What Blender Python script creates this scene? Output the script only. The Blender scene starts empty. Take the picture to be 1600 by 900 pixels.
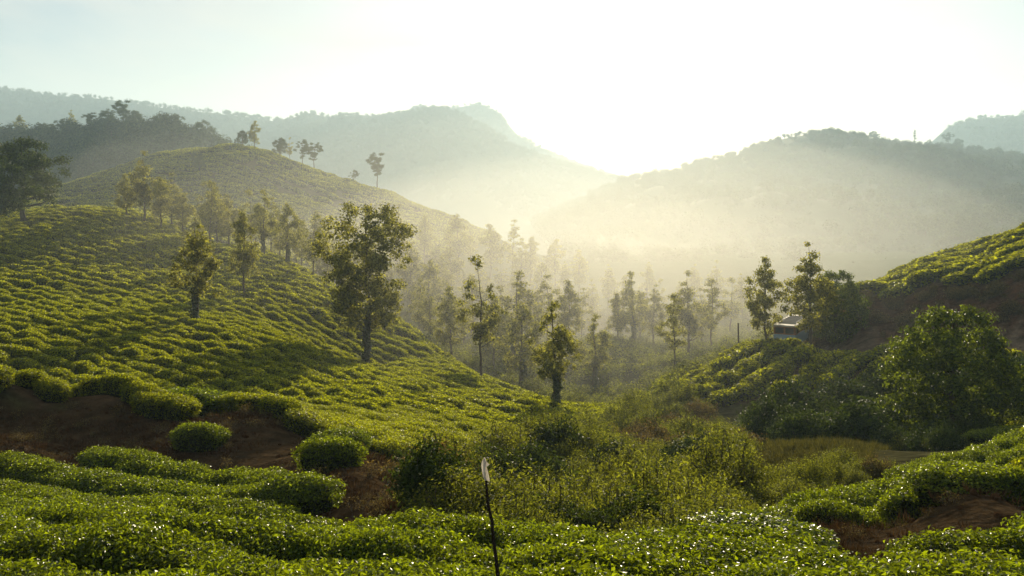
import bpy, math, random
import numpy as np
from mathutils import Vector, Matrix, Euler

# ------------------------------------------------------------------ camera, sky, sun, exposure
SC = bpy.context.scene
COL = SC.collection
F = 1386.0            # focal length in photo pixels (1600 wide)
HOR = 330.0           # photo row of the horizon
cam_d = bpy.data.cameras.new('camera'); cam = bpy.data.objects.new('camera', cam_d); COL.objects.link(cam)
cam_d.sensor_width = 36.0; cam_d.lens = 36.0 * F / 1600.0
cam_d.shift_y = -(450.0 - HOR) / 1600.0
cam_d.clip_start = 0.1; cam_d.clip_end = 9000.0
cam.location = (0, 0, 0); cam.rotation_euler = (math.radians(90), 0, 0)
SC.camera = cam

SUN_AZ, SUN_EL = math.radians(7.5), math.radians(15.0)
world = bpy.data.worlds.new('World'); SC.world = world; world.use_nodes = True
wn, wl = world.node_tree.nodes, world.node_tree.links
wn.clear()
wo = wn.new('ShaderNodeOutputWorld'); wb = wn.new('ShaderNodeBackground')
sky = wn.new('ShaderNodeTexSky'); sky.sky_type = 'NISHITA'; sky.sun_disc = False
sky.sun_elevation = SUN_EL; sky.sun_rotation = SUN_AZ
sky.air_density = 1.0; sky.dust_density = 0.7; sky.ozone_density = 1.2
# thin high cloud veil, the same all round the sky
tc = wn.new('ShaderNodeTexCoord'); mp = wn.new('ShaderNodeMapping'); mp.inputs['Scale'].default_value = (1.0, 1.0, 3.2)
nz = wn.new('ShaderNodeTexNoise'); nz.inputs['Scale'].default_value = 2.6; nz.inputs['Detail'].default_value = 6; nz.inputs['Roughness'].default_value = 0.55
nz.inputs['Distortion'].default_value = 0.5
cr = wn.new('ShaderNodeValToRGB'); cr.color_ramp.elements[0].position = 0.38; cr.color_ramp.elements[1].position = 0.62
cr.color_ramp.elements[0].color = (0.12, 0.12, 0.12, 1); cr.color_ramp.elements[1].color = (0.72, 0.72, 0.72, 1)
mx = wn.new('ShaderNodeMixRGB'); mx.inputs['Color2'].default_value = (9.6, 8.8, 7.7, 1)
wl.new(tc.outputs['Generated'], mp.inputs['Vector']); wl.new(mp.outputs['Vector'], nz.inputs['Vector'])
wl.new(nz.outputs['Fac'], cr.inputs['Fac']); wl.new(cr.outputs['Color'], mx.inputs['Fac'])
wl.new(sky.outputs['Color'], mx.inputs['Color1']); wl.new(mx.outputs['Color'], wb.inputs['Color'])
wb.inputs['Strength'].default_value = 0.05
wl.new(wb.outputs['Background'], wo.inputs['Surface'])

sun_dir = Vector((math.sin(SUN_AZ) * math.cos(SUN_EL), math.cos(SUN_AZ) * math.cos(SUN_EL), math.sin(SUN_EL)))
sd = bpy.data.lights.new('sun', 'SUN'); sd.energy = 5.0; sd.angle = math.radians(0.5); sd.color = (1.0, 0.86, 0.61)
so = bpy.data.objects.new('sun', sd); COL.objects.link(so)
so.rotation_euler = (-sun_dir).to_track_quat('-Z', 'Y').to_euler()
HAZE_DENSITY = 0.0003
MIST_DENSITY = 0.00017

vs = SC.view_settings
vs.view_transform = 'Standard'; vs.look = 'None'; vs.exposure = 0.84; vs.gamma = 1.0; vs.use_curve_mapping = False
cy = SC.cycles
cy.use_denoising = True; cy.max_bounces = 5; cy.diffuse_bounces = 2; cy.glossy_bounces = 1; cy.transmission_bounces = 3
cy.transparent_max_bounces = 48; cy.volume_bounces = 1; cy.caustics_reflective = False; cy.caustics_refractive = False
cy.sample_clamp_indirect = 4.0

# ------------------------------------------------------------------ helpers
R = np.random.default_rng(7)
def wpt(px, py, Y): return ((px - 800.0) / F * Y, Y, (HOR - py) / F * Y)

def new_mesh(name, V, T, mats, midx=None, smooth=None, attrs=None, loose=0):
    """triangle mesh from numpy arrays"""
    me = bpy.data.meshes.new(name)
    V = np.asarray(V, np.float32); T = np.asarray(T, np.int32).reshape(-1, 3)
    me.vertices.add(len(V)); me.vertices.foreach_set('co', V.ravel())
    me.loops.add(T.size); me.loops.foreach_set('vertex_index', T.ravel())
    me.polygons.add(len(T)); me.polygons.foreach_set('loop_start', np.arange(0, T.size, 3, dtype=np.int32))
    for m in mats: me.materials.append(m)
    if midx is not None: me.polygons.foreach_set('material_index', np.asarray(midx, np.int32))
    sm = np.zeros(len(T), bool) if smooth is None else (np.ones(len(T), bool) if smooth is True else np.asarray(smooth, bool))
    me.polygons.foreach_set('use_smooth', sm)
    for k, (typ, arr) in (attrs or {}).items():
        a = me.attributes.new(k, typ, 'POINT')
        a.data.foreach_set({'FLOAT': 'value', 'INT': 'value', 'FLOAT_VECTOR': 'vector', 'FLOAT_COLOR': 'color'}[typ], np.asarray(arr).ravel())
    me.update(calc_edges=True)
    return me

def obj(name, me, parent=None, loc=None, **props):
    o = bpy.data.objects.new(name, me); COL.objects.link(o)
    if parent is not None: o.parent = parent
    if loc is not None: o.location = loc
    for k, v in props.items(): o[k] = v
    return o

def tag(o, label, cat, group=None):
    o['label'] = label; o['category'] = cat
    if group: o['group'] = group
    return o

def vnoise(x, y, scale, seed=0):
    """smooth value noise in numpy, about -1..1"""
    x = np.asarray(x, float) / scale + 91.7 * seed; y = np.asarray(y, float) / scale - 37.3 * seed
    xi = np.floor(x); yi = np.floor(y); fx = x - xi; fy = y - yi
    fx = fx * fx * (3 - 2 * fx); fy = fy * fy * (3 - 2 * fy)
    def h(a, b):
        s = np.sin(a * 127.1 + b * 311.7 + seed * 17.3) * 43758.5453
        return (s - np.floor(s)) * 2 - 1
    return (h(xi, yi) * (1 - fx) + h(xi + 1, yi) * fx) * (1 - fy) + (h(xi, yi + 1) * (1 - fx) + h(xi + 1, yi + 1) * fx) * fy

# ------------------------------------------------------------------ materials
def mat(name):
    m = bpy.data.materials.new(name); m.use_nodes = True
    n, l = m.node_tree.nodes, m.node_tree.links
    n.clear(); out = n.new('ShaderNodeOutputMaterial')
    return m, n, l, out

def leaf_mat(name, dark, light, trans, tfac=0.45, rough=0.4, spec=0.5, objvar=0.25):
    m, n, l, out = mat(name)
    geo = n.new('ShaderNodeNewGeometry'); oi = n.new('ShaderNodeObjectInfo')
    r1 = n.new('ShaderNodeMixRGB'); r1.inputs[1].default_value = (*dark, 1); r1.inputs[2].default_value = (*light, 1)
    pw = n.new('ShaderNodeMath'); pw.operation = 'POWER'; pw.inputs[1].default_value = 1.6
    l.new(geo.outputs['Random Per Island'], pw.inputs[0]); l.new(pw.outputs[0], r1.inputs[0])
    hv = n.new('ShaderNodeHueSaturation')
    mr = n.new('ShaderNodeMapRange'); mr.inputs[3].default_value = 1 - objvar; mr.inputs[4].default_value = 1 + objvar
    l.new(oi.outputs['Random'], mr.inputs[0]); l.new(mr.outputs[0], hv.inputs['Value'])
    mh = n.new('ShaderNodeMapRange'); mh.inputs[3].default_value = 0.485; mh.inputs[4].default_value = 0.51
    l.new(oi.outputs['Random'], mh.inputs[0]); l.new(mh.outputs[0], hv.inputs['Hue'])
    l.new(r1.outputs[0], hv.inputs['Color'])
    p = n.new('ShaderNodeBsdfPrincipled'); p.inputs['Roughness'].default_value = rough; p.inputs['Specular IOR Level'].default_value = spec
    l.new(hv.outputs[0], p.inputs['Base Color'])
    t = n.new('ShaderNodeBsdfTranslucent')
    r2 = n.new('ShaderNodeMixRGB'); r2.blend_type = 'MIX'; r2.inputs[1].default_value = (*[c * 0.16 for c in trans], 1); r2.inputs[2].default_value = (*trans, 1)
    l.new(pw.outputs[0], r2.inputs[0]); l.new(r2.outputs[0], t.inputs['Color'])
    ms = n.new('ShaderNodeMixShader'); ms.inputs[0].default_value = tfac
    l.new(p.outputs[0], ms.inputs[1]); l.new(t.outputs[0], ms.inputs[2]); l.new(ms.outputs[0], out.inputs['Surface'])
    return m

def plain_mat(name, c1, c2, scale=6.0, rough=0.85, bump=0.3, spec=0.2, stretch=(1, 1, 1)):
    m, n, l, out = mat(name)
    tcn = n.new('ShaderNodeTexCoord'); mpn = n.new('ShaderNodeMapping'); mpn.inputs['Scale'].default_value = stretch
    no = n.new('ShaderNodeTexNoise'); no.inputs['Scale'].default_value = scale; no.inputs['Detail'].default_value = 5
    l.new(tcn.outputs['Object'], mpn.inputs[0]); l.new(mpn.outputs[0], no.inputs['Vector'])
    rp = n.new('ShaderNodeValToRGB'); rp.color_ramp.elements[0].position = 0.3; rp.color_ramp.elements[1].position = 0.7
    rp.color_ramp.elements[0].color = (*c1, 1); rp.color_ramp.elements[1].color = (*c2, 1)
    p = n.new('ShaderNodeBsdfPrincipled'); p.inputs['Roughness'].default_value = rough; p.inputs['Specular IOR Level'].default_value = spec
    l.new(no.outputs['Fac'], rp.inputs[0]); l.new(rp.outputs[0], p.inputs['Base Color'])
    if bump:
        b = n.new('ShaderNodeBump'); b.inputs['Strength'].default_value = bump; b.inputs['Distance'].default_value = 0.05
        l.new(no.outputs['Fac'], b.inputs['Height']); l.new(b.outputs[0], p.inputs['Normal'])
    l.new(p.outputs[0], out.inputs['Surface'])
    return m

M_TEA_DIM = leaf_mat('tea_leaf_dim', (0.014, 0.040, 0.005), (0.060, 0.110, 0.008), (0.54, 0.66, 0.008), 0.47, 0.34, 0.2)  # foreground copy: its dimmer light is put into the leaf colour
M_TEAFIELD_LIT = leaf_mat('tea_leaf_field_lit', (0.016, 0.044, 0.005), (0.075, 0.120, 0.008), (0.80, 0.84, 0.008), 0.54, 0.40, 0.2)  # same leaf coloured brighter and yellower, painting sunshine onto the slope
M_TEAFAR = leaf_mat('tea_leaf_distant', (0.016, 0.044, 0.006), (0.065, 0.100, 0.009), (0.80, 0.82, 0.008), 0.54, 0.5, 0.15)  # far copy, with the sunlit yellow also put into its colour
M_OAK = leaf_mat('oak_leaf', (0.036, 0.056, 0.013), (0.090, 0.110, 0.024), (0.70, 0.67, 0.07), 0.54, 0.5, 0.2, 0.2)
M_BROAD = leaf_mat('broad_leaf', (0.018, 0.042, 0.010), (0.055, 0.085, 0.016), (0.18, 0.24, 0.02), 0.33, 0.55, 0.15, 0.2)
M_SHRUB = leaf_mat('shrub_leaf', (0.030, 0.052, 0.010), (0.090, 0.105, 0.018), (0.50, 0.53, 0.028), 0.44, 0.6, 0.15, 0.35)
M_DRYLEAF = leaf_mat('dry_shrub_leaf', (0.055, 0.045, 0.014), (0.150, 0.110, 0.030), (0.34, 0.24, 0.05), 0.40, 0.6, 0.2, 0.3)
M_VINE = leaf_mat('vine_leaf', (0.016, 0.034, 0.010), (0.045, 0.065, 0.014), (0.12, 0.16, 0.02), 0.30, 0.4, 0.4)
M_DRYGRASS = leaf_mat('dry_grass', (0.040, 0.021, 0.008), (0.095, 0.050, 0.018), (0.14, 0.075, 0.02), 0.2, 0.7, 0.1)
M_THICKET = leaf_mat('thicket_leaf', (0.012, 0.028, 0.007), (0.040, 0.062, 0.012), (0.16, 0.22, 0.015), 0.28, 0.6, 0.1, 0.2)
M_ROUND = leaf_mat('round_tree_leaf', (0.016, 0.038, 0.007), (0.055, 0.095, 0.012), (0.42, 0.52, 0.015), 0.36, 0.5, 0.2, 0.1)
M_GRASS = leaf_mat('olive_grass', (0.040, 0.042, 0.010), (0.100, 0.090, 0.020), (0.24, 0.22, 0.03), 0.35, 0.7, 0.1)
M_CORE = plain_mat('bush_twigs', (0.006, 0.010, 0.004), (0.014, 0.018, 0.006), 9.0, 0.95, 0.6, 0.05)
M_BARK = plain_mat('bark', (0.045, 0.035, 0.024), (0.115, 0.092, 0.066), 5.0, 0.9, 0.7, 0.1, (3, 3, 0.6))
M_FOREST = leaf_mat('forest_leaf', (0.018, 0.042, 0.014), (0.060, 0.090, 0.026), (0.16, 0.20, 0.04), 0.30, 0.6, 0.2, 0.35)

def ground_mat():
    m, n, l, out = mat('ground_soil')
    at = n.new('ShaderNodeAttribute'); at.attribute_name = 'zone'
    tcn = n.new('ShaderNodeTexCoord')
    no = n.new('ShaderNodeTexNoise'); no.inputs['Scale'].default_value = 1.6; no.inputs['Detail'].default_value = 10; no.inputs['Roughness'].default_value = 0.65
    mpn = n.new('ShaderNodeMapping'); mpn.inputs['Scale'].default_value = (0.6, 1.4, 1)
    l.new(tcn.outputs['Object'], mpn.inputs[0]); l.new(mpn.outputs[0], no.inputs['Vector'])
    mr = n.new('ShaderNodeMapRange'); mr.inputs[1].default_value = 0.3; mr.inputs[2].default_value = 0.7; mr.inputs[3].default_value = 0.35; mr.inputs[4].default_value = 1.8
    l.new(no.outputs['Fac'], mr.inputs[0])
    mu = n.new('ShaderNodeMixRGB'); mu.blend_type = 'MULTIPLY'; mu.inputs[0].default_value = 1.0
    l.new(at.outputs['Color'], mu.inputs[1]); l.new(mr.outputs[0], mu.inputs[2])
    p = n.new('ShaderNodeBsdfPrincipled'); p.inputs['Roughness'].default_value = 1.0; p.inputs['Specular IOR Level'].default_value = 0.0
    l.new(mu.outputs[0], p.inputs['Base Color'])
    n2 = n.new('ShaderNodeTexNoise'); n2.inputs['Scale'].default_value = 3.0; n2.inputs['Detail'].default_value = 10
    l.new(tcn.outputs['Object'], n2.inputs['Vector'])
    b = n.new('ShaderNodeBump'); b.inputs['Strength'].default_value = 1.0; b.inputs['Distance'].default_value = 0.25
    l.new(n2.outputs['Fac'], b.inputs['Height']); l.new(b.outputs[0], p.inputs['Normal'])
    l.new(p.outputs[0], out.inputs['Surface'])
    return m
M_GROUND = ground_mat()
M_HILL = plain_mat('wooded_hillside', (0.022, 0.040, 0.016), (0.060, 0.078, 0.030), 0.03, 0.95, 0.0, 0.05)

# ------------------------------------------------------------------ terrain
T_ = 0.80   # canopy height of clipped tea above its soil
CP = []
def cp(off, *pts):
    for (px, py, Y) in pts:
        x, y, z = wpt(px, py, Y); CP.append((x, y, z - off))
# foreground tea
cp(T_, (-500, 900, 8.5), (0, 900, 8.6), (400, 900, 8.2), (800, 900, 7.8), (1200, 900, 7.3), (1600, 900, 7.0), (2000, 900, 7.0),
   (-400, 800, 13), (0, 800, 13), (300, 800, 13), (640, 806, 13), (900, 824, 12), (1150, 808, 13), (1400, 850, 9.6), (1600, 822, 10.5), (1900, 800, 11),
   (-400, 712, 23), (0, 706, 23.5), (200, 690, 24.5), (300, 682, 25), (420, 720, 21.5), (560, 785, 16))
cp(0, (1400, 836, 14.2), (1400, 808, 16), (1330, 812, 16), (1480, 806, 15.8), (1600, 800, 14.2))
# earth path
cp(0, (-400, 690, 27.2), (0, 690, 27.2), (0, 650, 29.5), (-400, 650, 29.5), (0, 622, 31.5), (150, 660, 29.2), (180, 625, 31.5), (400, 672, 27), (400, 650, 28.5), (520, 712, 23.5), (600, 757, 20), (640, 800, 16.8))
# tea field on the left
cp(T_, (-500, 600, 33), (0, 600, 33), (200, 600, 33), (420, 620, 31), (560, 672, 27), (650, 690, 28), (-500, 500, 62), (0, 500, 62), (300, 500, 68),
   (-500, 420, 100), (0, 420, 100), (300, 420, 106), (-500, 335, 150), (0, 345, 140), (200, 327, 150), (100, 322, 155), (250, 345, 145), (400, 392, 125), (500, 432, 112),
   (600, 488, 98), (575, 560, 75), (750, 583, 74), (870, 628, 58), (980, 638, 57), (450, 640, 36), (700, 640, 45), (600, 610, 50), (450, 540, 64),
   (750, 660, 40), (860, 662, 46), (430, 470, 86), (650, 530, 84))
# ground falling away behind the field
cp(0, (600, 520, 125), (750, 600, 95), (870, 640, 78), (980, 655, 72), (500, 450, 140), (400, 400, 165), (200, 345, 200), (0, 345, 200), (-500, 345, 200), (650, 500, 150))
# little tea hill in the valley, valley floor
cp(T_, (850, 556, 118), (950, 533, 122), (1040, 556, 118), (950, 590, 100))
cp(0, (1050, 610, 82), (900, 545, 160), (1050, 540, 160), (800, 520, 170), (1200, 520, 160), (900, 450, 250), (1100, 450, 250), (1300, 450, 260), (1600, 440, 260), (2000, 430, 260),
   (1300, 500, 150), (1600, 450, 180))
# scrub hollow
cp(0.9, (700, 780, 19), (900, 806, 16.5), (1100, 792, 17.5)); cp(1.5, (800, 730, 27), (900, 722, 29), (1100, 722, 29), (1000, 662, 42), (1150, 662, 42), (1060, 640, 54))
cp(0, (1230, 692, 37), (1300, 692, 36), (1350, 720, 30), (1200, 760, 25))
# tea spur at the right
cp(T_, (1180, 790, 17), (1300, 750, 20), (1450, 702, 25), (1600, 666, 28), (1900, 620, 31), (1600, 760, 16.5), (1450, 768, 17), (1340, 782, 16), (1900, 740, 17))
cp(0.8, (1400, 682, 41), (1490, 668, 42), (1550, 648, 46)); cp(2.0, (1300, 645, 48), (1200, 610, 56), (1650, 610, 52), (1900, 560, 55))
# terrace with tea, road and cut bank, tea hill above
cp(T_, (1050, 613, 65), (1120, 572, 72), (1170, 536, 79), (1250, 536, 77), (1400, 545, 72), (1300, 572, 66), (1200, 575, 67), (1600, 560, 66))
cp(0, (1150, 560, 84), (1200, 556, 84), (1300, 556, 82), (1420, 566, 78), (1600, 585, 72), (1900, 590, 68))
cp(0, (1340, 468, 89), (1450, 460, 85.5), (1600, 448, 80), (1900, 400, 76), (1230, 530, 92))
cp(T_, (1330, 454, 97), (1450, 411, 100), (1600, 361, 103), (1750, 320, 106), (2000, 280, 108), (1400, 436, 93), (1550, 405, 92))
cp(0, (1330, 480, 122), (1450, 430, 130), (1600, 395, 135), (1900, 340, 140), (1200, 540, 110))
# second hill on the left
cp(0.6, (360, 226, 350), (250, 243, 347), (150, 275, 335), (50, 302, 320), (-300, 310, 320), (430, 240, 347), (480, 262, 343), (540, 283, 337), (600, 302, 330), (700, 338, 320), (800, 385, 300),
   (450, 300, 290), (300, 290, 285), (560, 335, 280))
cp(0, (300, 345, 235), (450, 378, 225), (100, 335, 240), (-300, 335, 240), (360, 270, 430), (100, 310, 420), (600, 340, 420), (800, 395, 420), (1100, 400, 420), (1500, 400, 420))
# round the camera and behind it
for q in ((0, 0, -1.7), (-6, 0, -1.7), (6, 0, -1.7), (-18, 0, -1.6), (18, 0, -1.5), (0, 2.5, -2.0), (-8, 3, -2.1), (8, 3, -2.0), (0, -5, -1.6), (0, -15, 1.5), (-20, -15, 1.5), (20, -15, 2), (0, -50, 12), (-60, -40, 10), (60, -40, 12),
          (-60, 5, -1), (60, 5, 2), (-150, 20, 3), (150, 40, 10), (-300, 100, 15), (300, 150, 10), (-700, 500, -10), (700, 500, -20), (0, 700, -35), (-500, 1000, -30), (500, 1000, -30), (0, 1700, -30), (-1500, 1500, -20), (1500, 1500, -20), (0, 2600, -30),
          (-200, -100, 20), (200, -100, 20), (-1500, 300, 10), (1500, 300, 10)):
    CP.append(q)
CP = np.array(CP)
def warp(x, y):
    r = np.hypot(x, y) + 1e-9; k = np.log1p(r / 15.0) / r
    return x * k, y * k
_wx, _wy = warp(CP[:, 0], CP[:, 1])
_C2 = 0.05 ** 2
def _kern(d2): return -np.sqrt(d2 + _C2)
_A = _kern((_wx[:, None] - _wx) ** 2 + (_wy[:, None] - _wy) ** 2)
_N = len(CP)
_scale = 1.0 / (1.0 + np.hypot(CP[:, 0], CP[:, 1]) / 60)            # even out near and far residuals
_M = np.zeros((_N + 1, _N + 1)); _M[:_N, :_N] = _A + np.eye(_N) * -0.002; _M[:_N, _N] = 1; _M[_N, :_N] = 1
_sol = np.linalg.solve(_M, np.append(CP[:, 2], 0))
def ground(x, y):
    x = np.atleast_1d(np.asarray(x, float)); y = np.atleast_1d(np.asarray(y, float))
    a, b = warp(x, y); out = np.empty(len(x))
    for i in range(0, len(x), 20000):
        s = slice(i, i + 20000)
        out[s] = _kern((a[s, None] - _wx) ** 2 + (b[s, None] - _wy) ** 2) @ _sol[:_N] + _sol[_N]
    r = np.hypot(x, y)
    return out + vnoise(x, y, 3.0, 1) * 0.05 + vnoise(x, y, 14.0, 2) * np.clip(r / 250, 0.08, 1.2) * 0.8
def g1(x, y): return float(ground([x], [y])[0])
def at(px, Y): x = (px - 800.0) / F * Y; return x, Y, g1(x, Y)
def normals(x, y, e=0.6):
    gx = (ground(x + e, y) - ground(x - e, y)) / (2 * e); gy = (ground(x, y + e) - ground(x, y - e)) / (2 * e)
    n = np.stack([-gx, -gy, np.ones_like(gx)], 1); return n / np.linalg.norm(n, axis=1)[:, None]

def inpoly(px, Y, poly):
    c = np.zeros(len(px), bool); n = len(poly)
    for i in range(n):
        x1, y1 = poly[i]; x2, y2 = poly[(i + 1) % n]
        if y1 == y2: continue
        hit = ((y1 > Y) != (y2 > Y)) & (px < (x2 - x1) * (Y - y1) / (y2 - y1) + x1)
        c ^= hit
    return c
# planted areas as (bearing in photo columns, distance) outlines
Z_FRONT = [(-700, 4.2), (2300, 4.2), (2300, 12.5), (1900, 12), (1600, 11.4), (1460, 10.4), (1400, 10.2), (1330, 11.0), (1228, 11.6), (1215, 13.2), (1150, 13.2), (1050, 12.8), (900, 12.3),
           (650, 13.3), (600, 15), (520, 17.5), (450, 20.2), (380, 23), (300, 25), (230, 24.6), (120, 24), (0, 23.6), (-700, 23)]
Z_SPUR = [(1170, 16.4), (1330, 15.7), (1430, 15.8), (1500, 15.6), (1600, 14.6), (2300, 14), (2300, 34), (1900, 32), (1600, 28.6), (1450, 25), (1300, 20.5), (1170, 17.3)]
Z_FIELD = [(-700, 30), (0, 31), (150, 30.6), (330, 29.6), (430, 28.6), (560, 25.8), (660, 26.6), (740, 33), (830, 41), (985, 54), (985, 60), (900, 66), (750, 80), (650, 95), (600, 104), (500, 118), (400, 133), (250, 153),
           (120, 165), (-700, 168)]
Z_TERR = [(1040, 67), (1060, 62), (1150, 61), (1250, 62), (1400, 61), (1700, 58), (1700, 68), (1400, 74), (1250, 79.5), (1170, 82), (1100, 80), (1050, 73)]
Z_HILLR = [(1310, 93), (1360, 90.5), (1450, 87), (1600, 81.5), (2100, 76), (2100, 115), (1600, 112), (1450, 108), (1310, 104)]
Z_KNOLL = [(820, 104), (1070, 104), (1070, 130), (820, 130)]
Z_NOOK = [(1535, 33), (2000, 34), (2000, 43), (1545, 41)]
Z_HILL2 = [(-300, 178), (300, 172), (450, 160), (560, 170), (680, 225), (760, 285), (780, 325), (600, 340), (360, 362), (100, 345), (-300, 330)]
Z_PATH = [(-700, 23), (0, 23.5), (300, 25), (450, 19), (620, 14.5), (660, 15.5), (660, 24), (560, 25.5), (430, 28.5), (150, 30.5), (-700, 30)]
Z_BARE = [(1215, 11.5), (1400, 10), (1620, 11.5), (1620, 15), (1430, 16), (1215, 16.2)]
Z_GRASS = [(1165, 31), (1350, 29), (1390, 38), (1240, 44), (1150, 40)]
Z_ROAD = [(1130, 81.5), (1250, 80.5), (1420, 75.5), (1900, 65), (1900, 71), (1420, 80), (1330, 84.5), (1150, 88)]
Z_BANK = [(1250, 85), (1330, 84.5), (1420, 80), (1900, 71), (1900, 76.5), (1600, 81.5), (1450, 87), (1330, 92), (1240, 95)]

def build_ground():
    st = 0.0115
    us = np.arange(-3.9, 3.9001, st * 2.0); vs_ = np.arange(-2.1, 5.15, st)
    # grid in the warped plane: fine near the camera, coarse far off
    us = np.sign(us) * (np.abs(us) / 3.9) ** 1.35 * 5.0
    U, Vv = np.meshgrid(us, vs_); r_ = np.hypot(U, Vv); k = 15 * np.expm1(np.minimum(r_, 5.2)) / np.maximum(r_, 1e-9)
    X = (U * k).ravel(); Y = (Vv * k).ravel()
    ok = (Y > -110) & (np.hypot(X, Y) < 2600)
    Z = ground(X, Y)
    px = 800 + F * X / np.maximum(Y, 0.1)
    col = np.zeros((len(X), 4)); col[:] = (0.038, 0.040, 0.014, 1)
    far = np.hypot(X, Y) > 170; col[far] = (0.045, 0.062, 0.022, 1)
    scrub = (Y > 12) & (Y < 60); col[scrub] = (0.045, 0.042, 0.018, 1)
    for poly, c in ((Z_PATH, (0.040, 0.026, 0.013)), (Z_BARE, (0.038, 0.025, 0.013)), (Z_GRASS, (0.060, 0.054, 0.014)), (Z_ROAD, (0.10, 0.075, 0.05)), (Z_BANK, (0.060, 0.030, 0.016))):
        col[inpoly(px, Y, poly) & (Y > 1), :3] = c
    for poly in (Z_FRONT, Z_FIELD, Z_SPUR, Z_TERR, Z_HILLR): col[inpoly(px, Y, poly) & (Y > 1), :3] = (0.060, 0.040, 0.022)
    col[inpoly(px, Y, Z_HILL2) & (Y > 1), :3] = (0.085, 0.070, 0.030)
    nr, nc = U.shape; idx = np.arange(nr * nc).reshape(nr, nc)
    a, b, c, d = idx[:-1, :-1].ravel(), idx[:-1, 1:].ravel(), idx[1:, 1:].ravel(), idx[1:, :-1].ravel()
    keep = ok[a] & ok[b] & ok[c] & ok[d]
    a, b, c, d = a[keep], b[keep], c[keep], d[keep]
    T = np.concatenate([np.stack([a, b, c], 1), np.stack([a, c, d], 1)])
    used = np.unique(T); remap = np.zeros(len(X), int); remap[used] = np.arange(len(used))
    me = new_mesh('ground', np.stack([X, Y, Z], 1)[used], remap[T], [M_GROUND], smooth=True, attrs={'zone': ('FLOAT_COLOR', col[used])})
    obj('ground', me, kind='structure')
build_ground()

# ------------------------------------------------------------------ far hills and mountains
RIDGES = {}
def ridge(name, prof, Yc, front, back, zfoot, rough, seed, mtl=M_HILL, nx=420, nt=70, gull=0.0):
    pxs = np.array([p[0] for p in prof], float); pys = np.array([p[1] for p in prof], float)
    px = np.linspace(pxs[0], pxs[-1], nx)
    py = np.interp(px, pxs, pys) + (5 if name == 'mountain' else 2); w = max(3, nx // 120); ker = np.ones(w) / w
    py = np.convolve(np.pad(py, w, mode='edge'), ker, 'same')[w:-w]
    x = (px - 800) / F * Yc; zc = (HOR - py) / F * Yc
    t = np.concatenate([np.linspace(-1, 0, nt, endpoint=False), np.linspace(0, 1, nt // 3)])
    X = np.repeat(x[None], len(t), 0); Tt = np.repeat(t[:, None], nx, 1)
    wob = vnoise(X, X * 0 + seed, front * 0.5, seed) * 0.25
    Yv = Yc + np.where(Tt < 0, Tt * front * (1 + wob), Tt * back)
    h = np.where(Tt < 0, 1 - np.abs(Tt), 1 - Tt) ; s = h * h * (3 - 2 * h) * 0.45 + h * 0.55
    env = 4 * h * (1 - h) + 0.02
    n = vnoise(X, Yv, rough * 6, seed + 1) + 0.5 * vnoise(X, Yv, rough * 2.5, seed + 2) + 0.25 * vnoise(X, Yv, rough, seed + 3)
    gl = np.abs(vnoise(X + Yv * 0.25, X * 0, front * 0.22, seed + 4)) * gull * env
    Z = zfoot + (zc[None] - zfoot) * s + n * rough * 0.60 * env - gl * (zc[None] - zfoot) + n * rough * 0.07
    nr = len(t); idx = np.arange(nr * nx).reshape(nr, nx)
    a, b, c, d = idx[:-1, :-1].ravel(), idx[:-1, 1:].ravel(), idx[1:, 1:].ravel(), idx[1:, :-1].ravel()
    T = np.concatenate([np.stack([a, b, c], 1), np.stack([a, c, d], 1)])
    P = np.stack([X.ravel(), Yv.ravel(), Z.ravel()], 1)
    obj(name, new_mesh(name, P, T, [mtl], smooth=True), kind='structure')
    RIDGES[name if name not in RIDGES else name + str(seed)] = P.reshape(nr, nx, 3)
    return P.reshape(nr, nx, 3)
ridge('forest_hill', [(-500, 215), (-250, 222), (0, 218), (80, 212), (130, 208), (180, 200), (230, 202), (290, 207), (330, 222), (380, 245), (450, 290), (520, 330)], 500, 150, 160, -12, 6, 3)
ridge('wooded_hill', [(830, 345), (900, 315), (970, 284), (1050, 268), (1110, 249), (1150, 240), (1190, 226), (1225, 214), (1260, 209), (1295, 212), (1330, 221), (1400, 226), (1480, 226), (1550, 243), (1600, 256), (1750, 290), (2000, 320), (2300, 330)],
      1200, 830, 300, -36, 20, 11, gull=0.10)
ridge('mountain', [(250, 275), (330, 235), (380, 213), (420, 206), (460, 199), (500, 190), (540, 177), (600, 179), (640, 173), (665, 166), (685, 163), (710, 170), (740, 185), (770, 200), (800, 222), (850, 243), (900, 255), (960, 272), (1010, 292), (1100, 330), (1250, 360)],
      1900, 650, 350, -45, 30, 21, gull=0.10)
ridge('mountain', [(560, 215), (620, 182), (650, 163), (662, 161), (700, 166), (730, 160), (746, 158), (775, 168), (790, 185), (810, 207), (850, 232), (900, 250), (980, 277), (1080, 300)], 2500, 550, 300, -45, 34, 31, gull=0.1)
ridge('mountain', [(-700, 170), (-300, 150), (0, 134), (50, 136), (65, 142), (100, 145), (160, 150), (190, 154), (250, 165), (330, 173), (400, 181), (440, 189), (455, 188), (475, 176), (490, 174), (510, 180), (560, 205)], 2050, 700, 300, -45, 32, 41, gull=0.1)
ridge('mountain', [(1400, 262), (1450, 222), (1480, 195), (1500, 186), (1540, 180), (1575, 180), (1600, 174), (1700, 160), (2000, 170), (2400, 200)], 2050, 600, 300, -45, 32, 51, gull=0.1)

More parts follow.
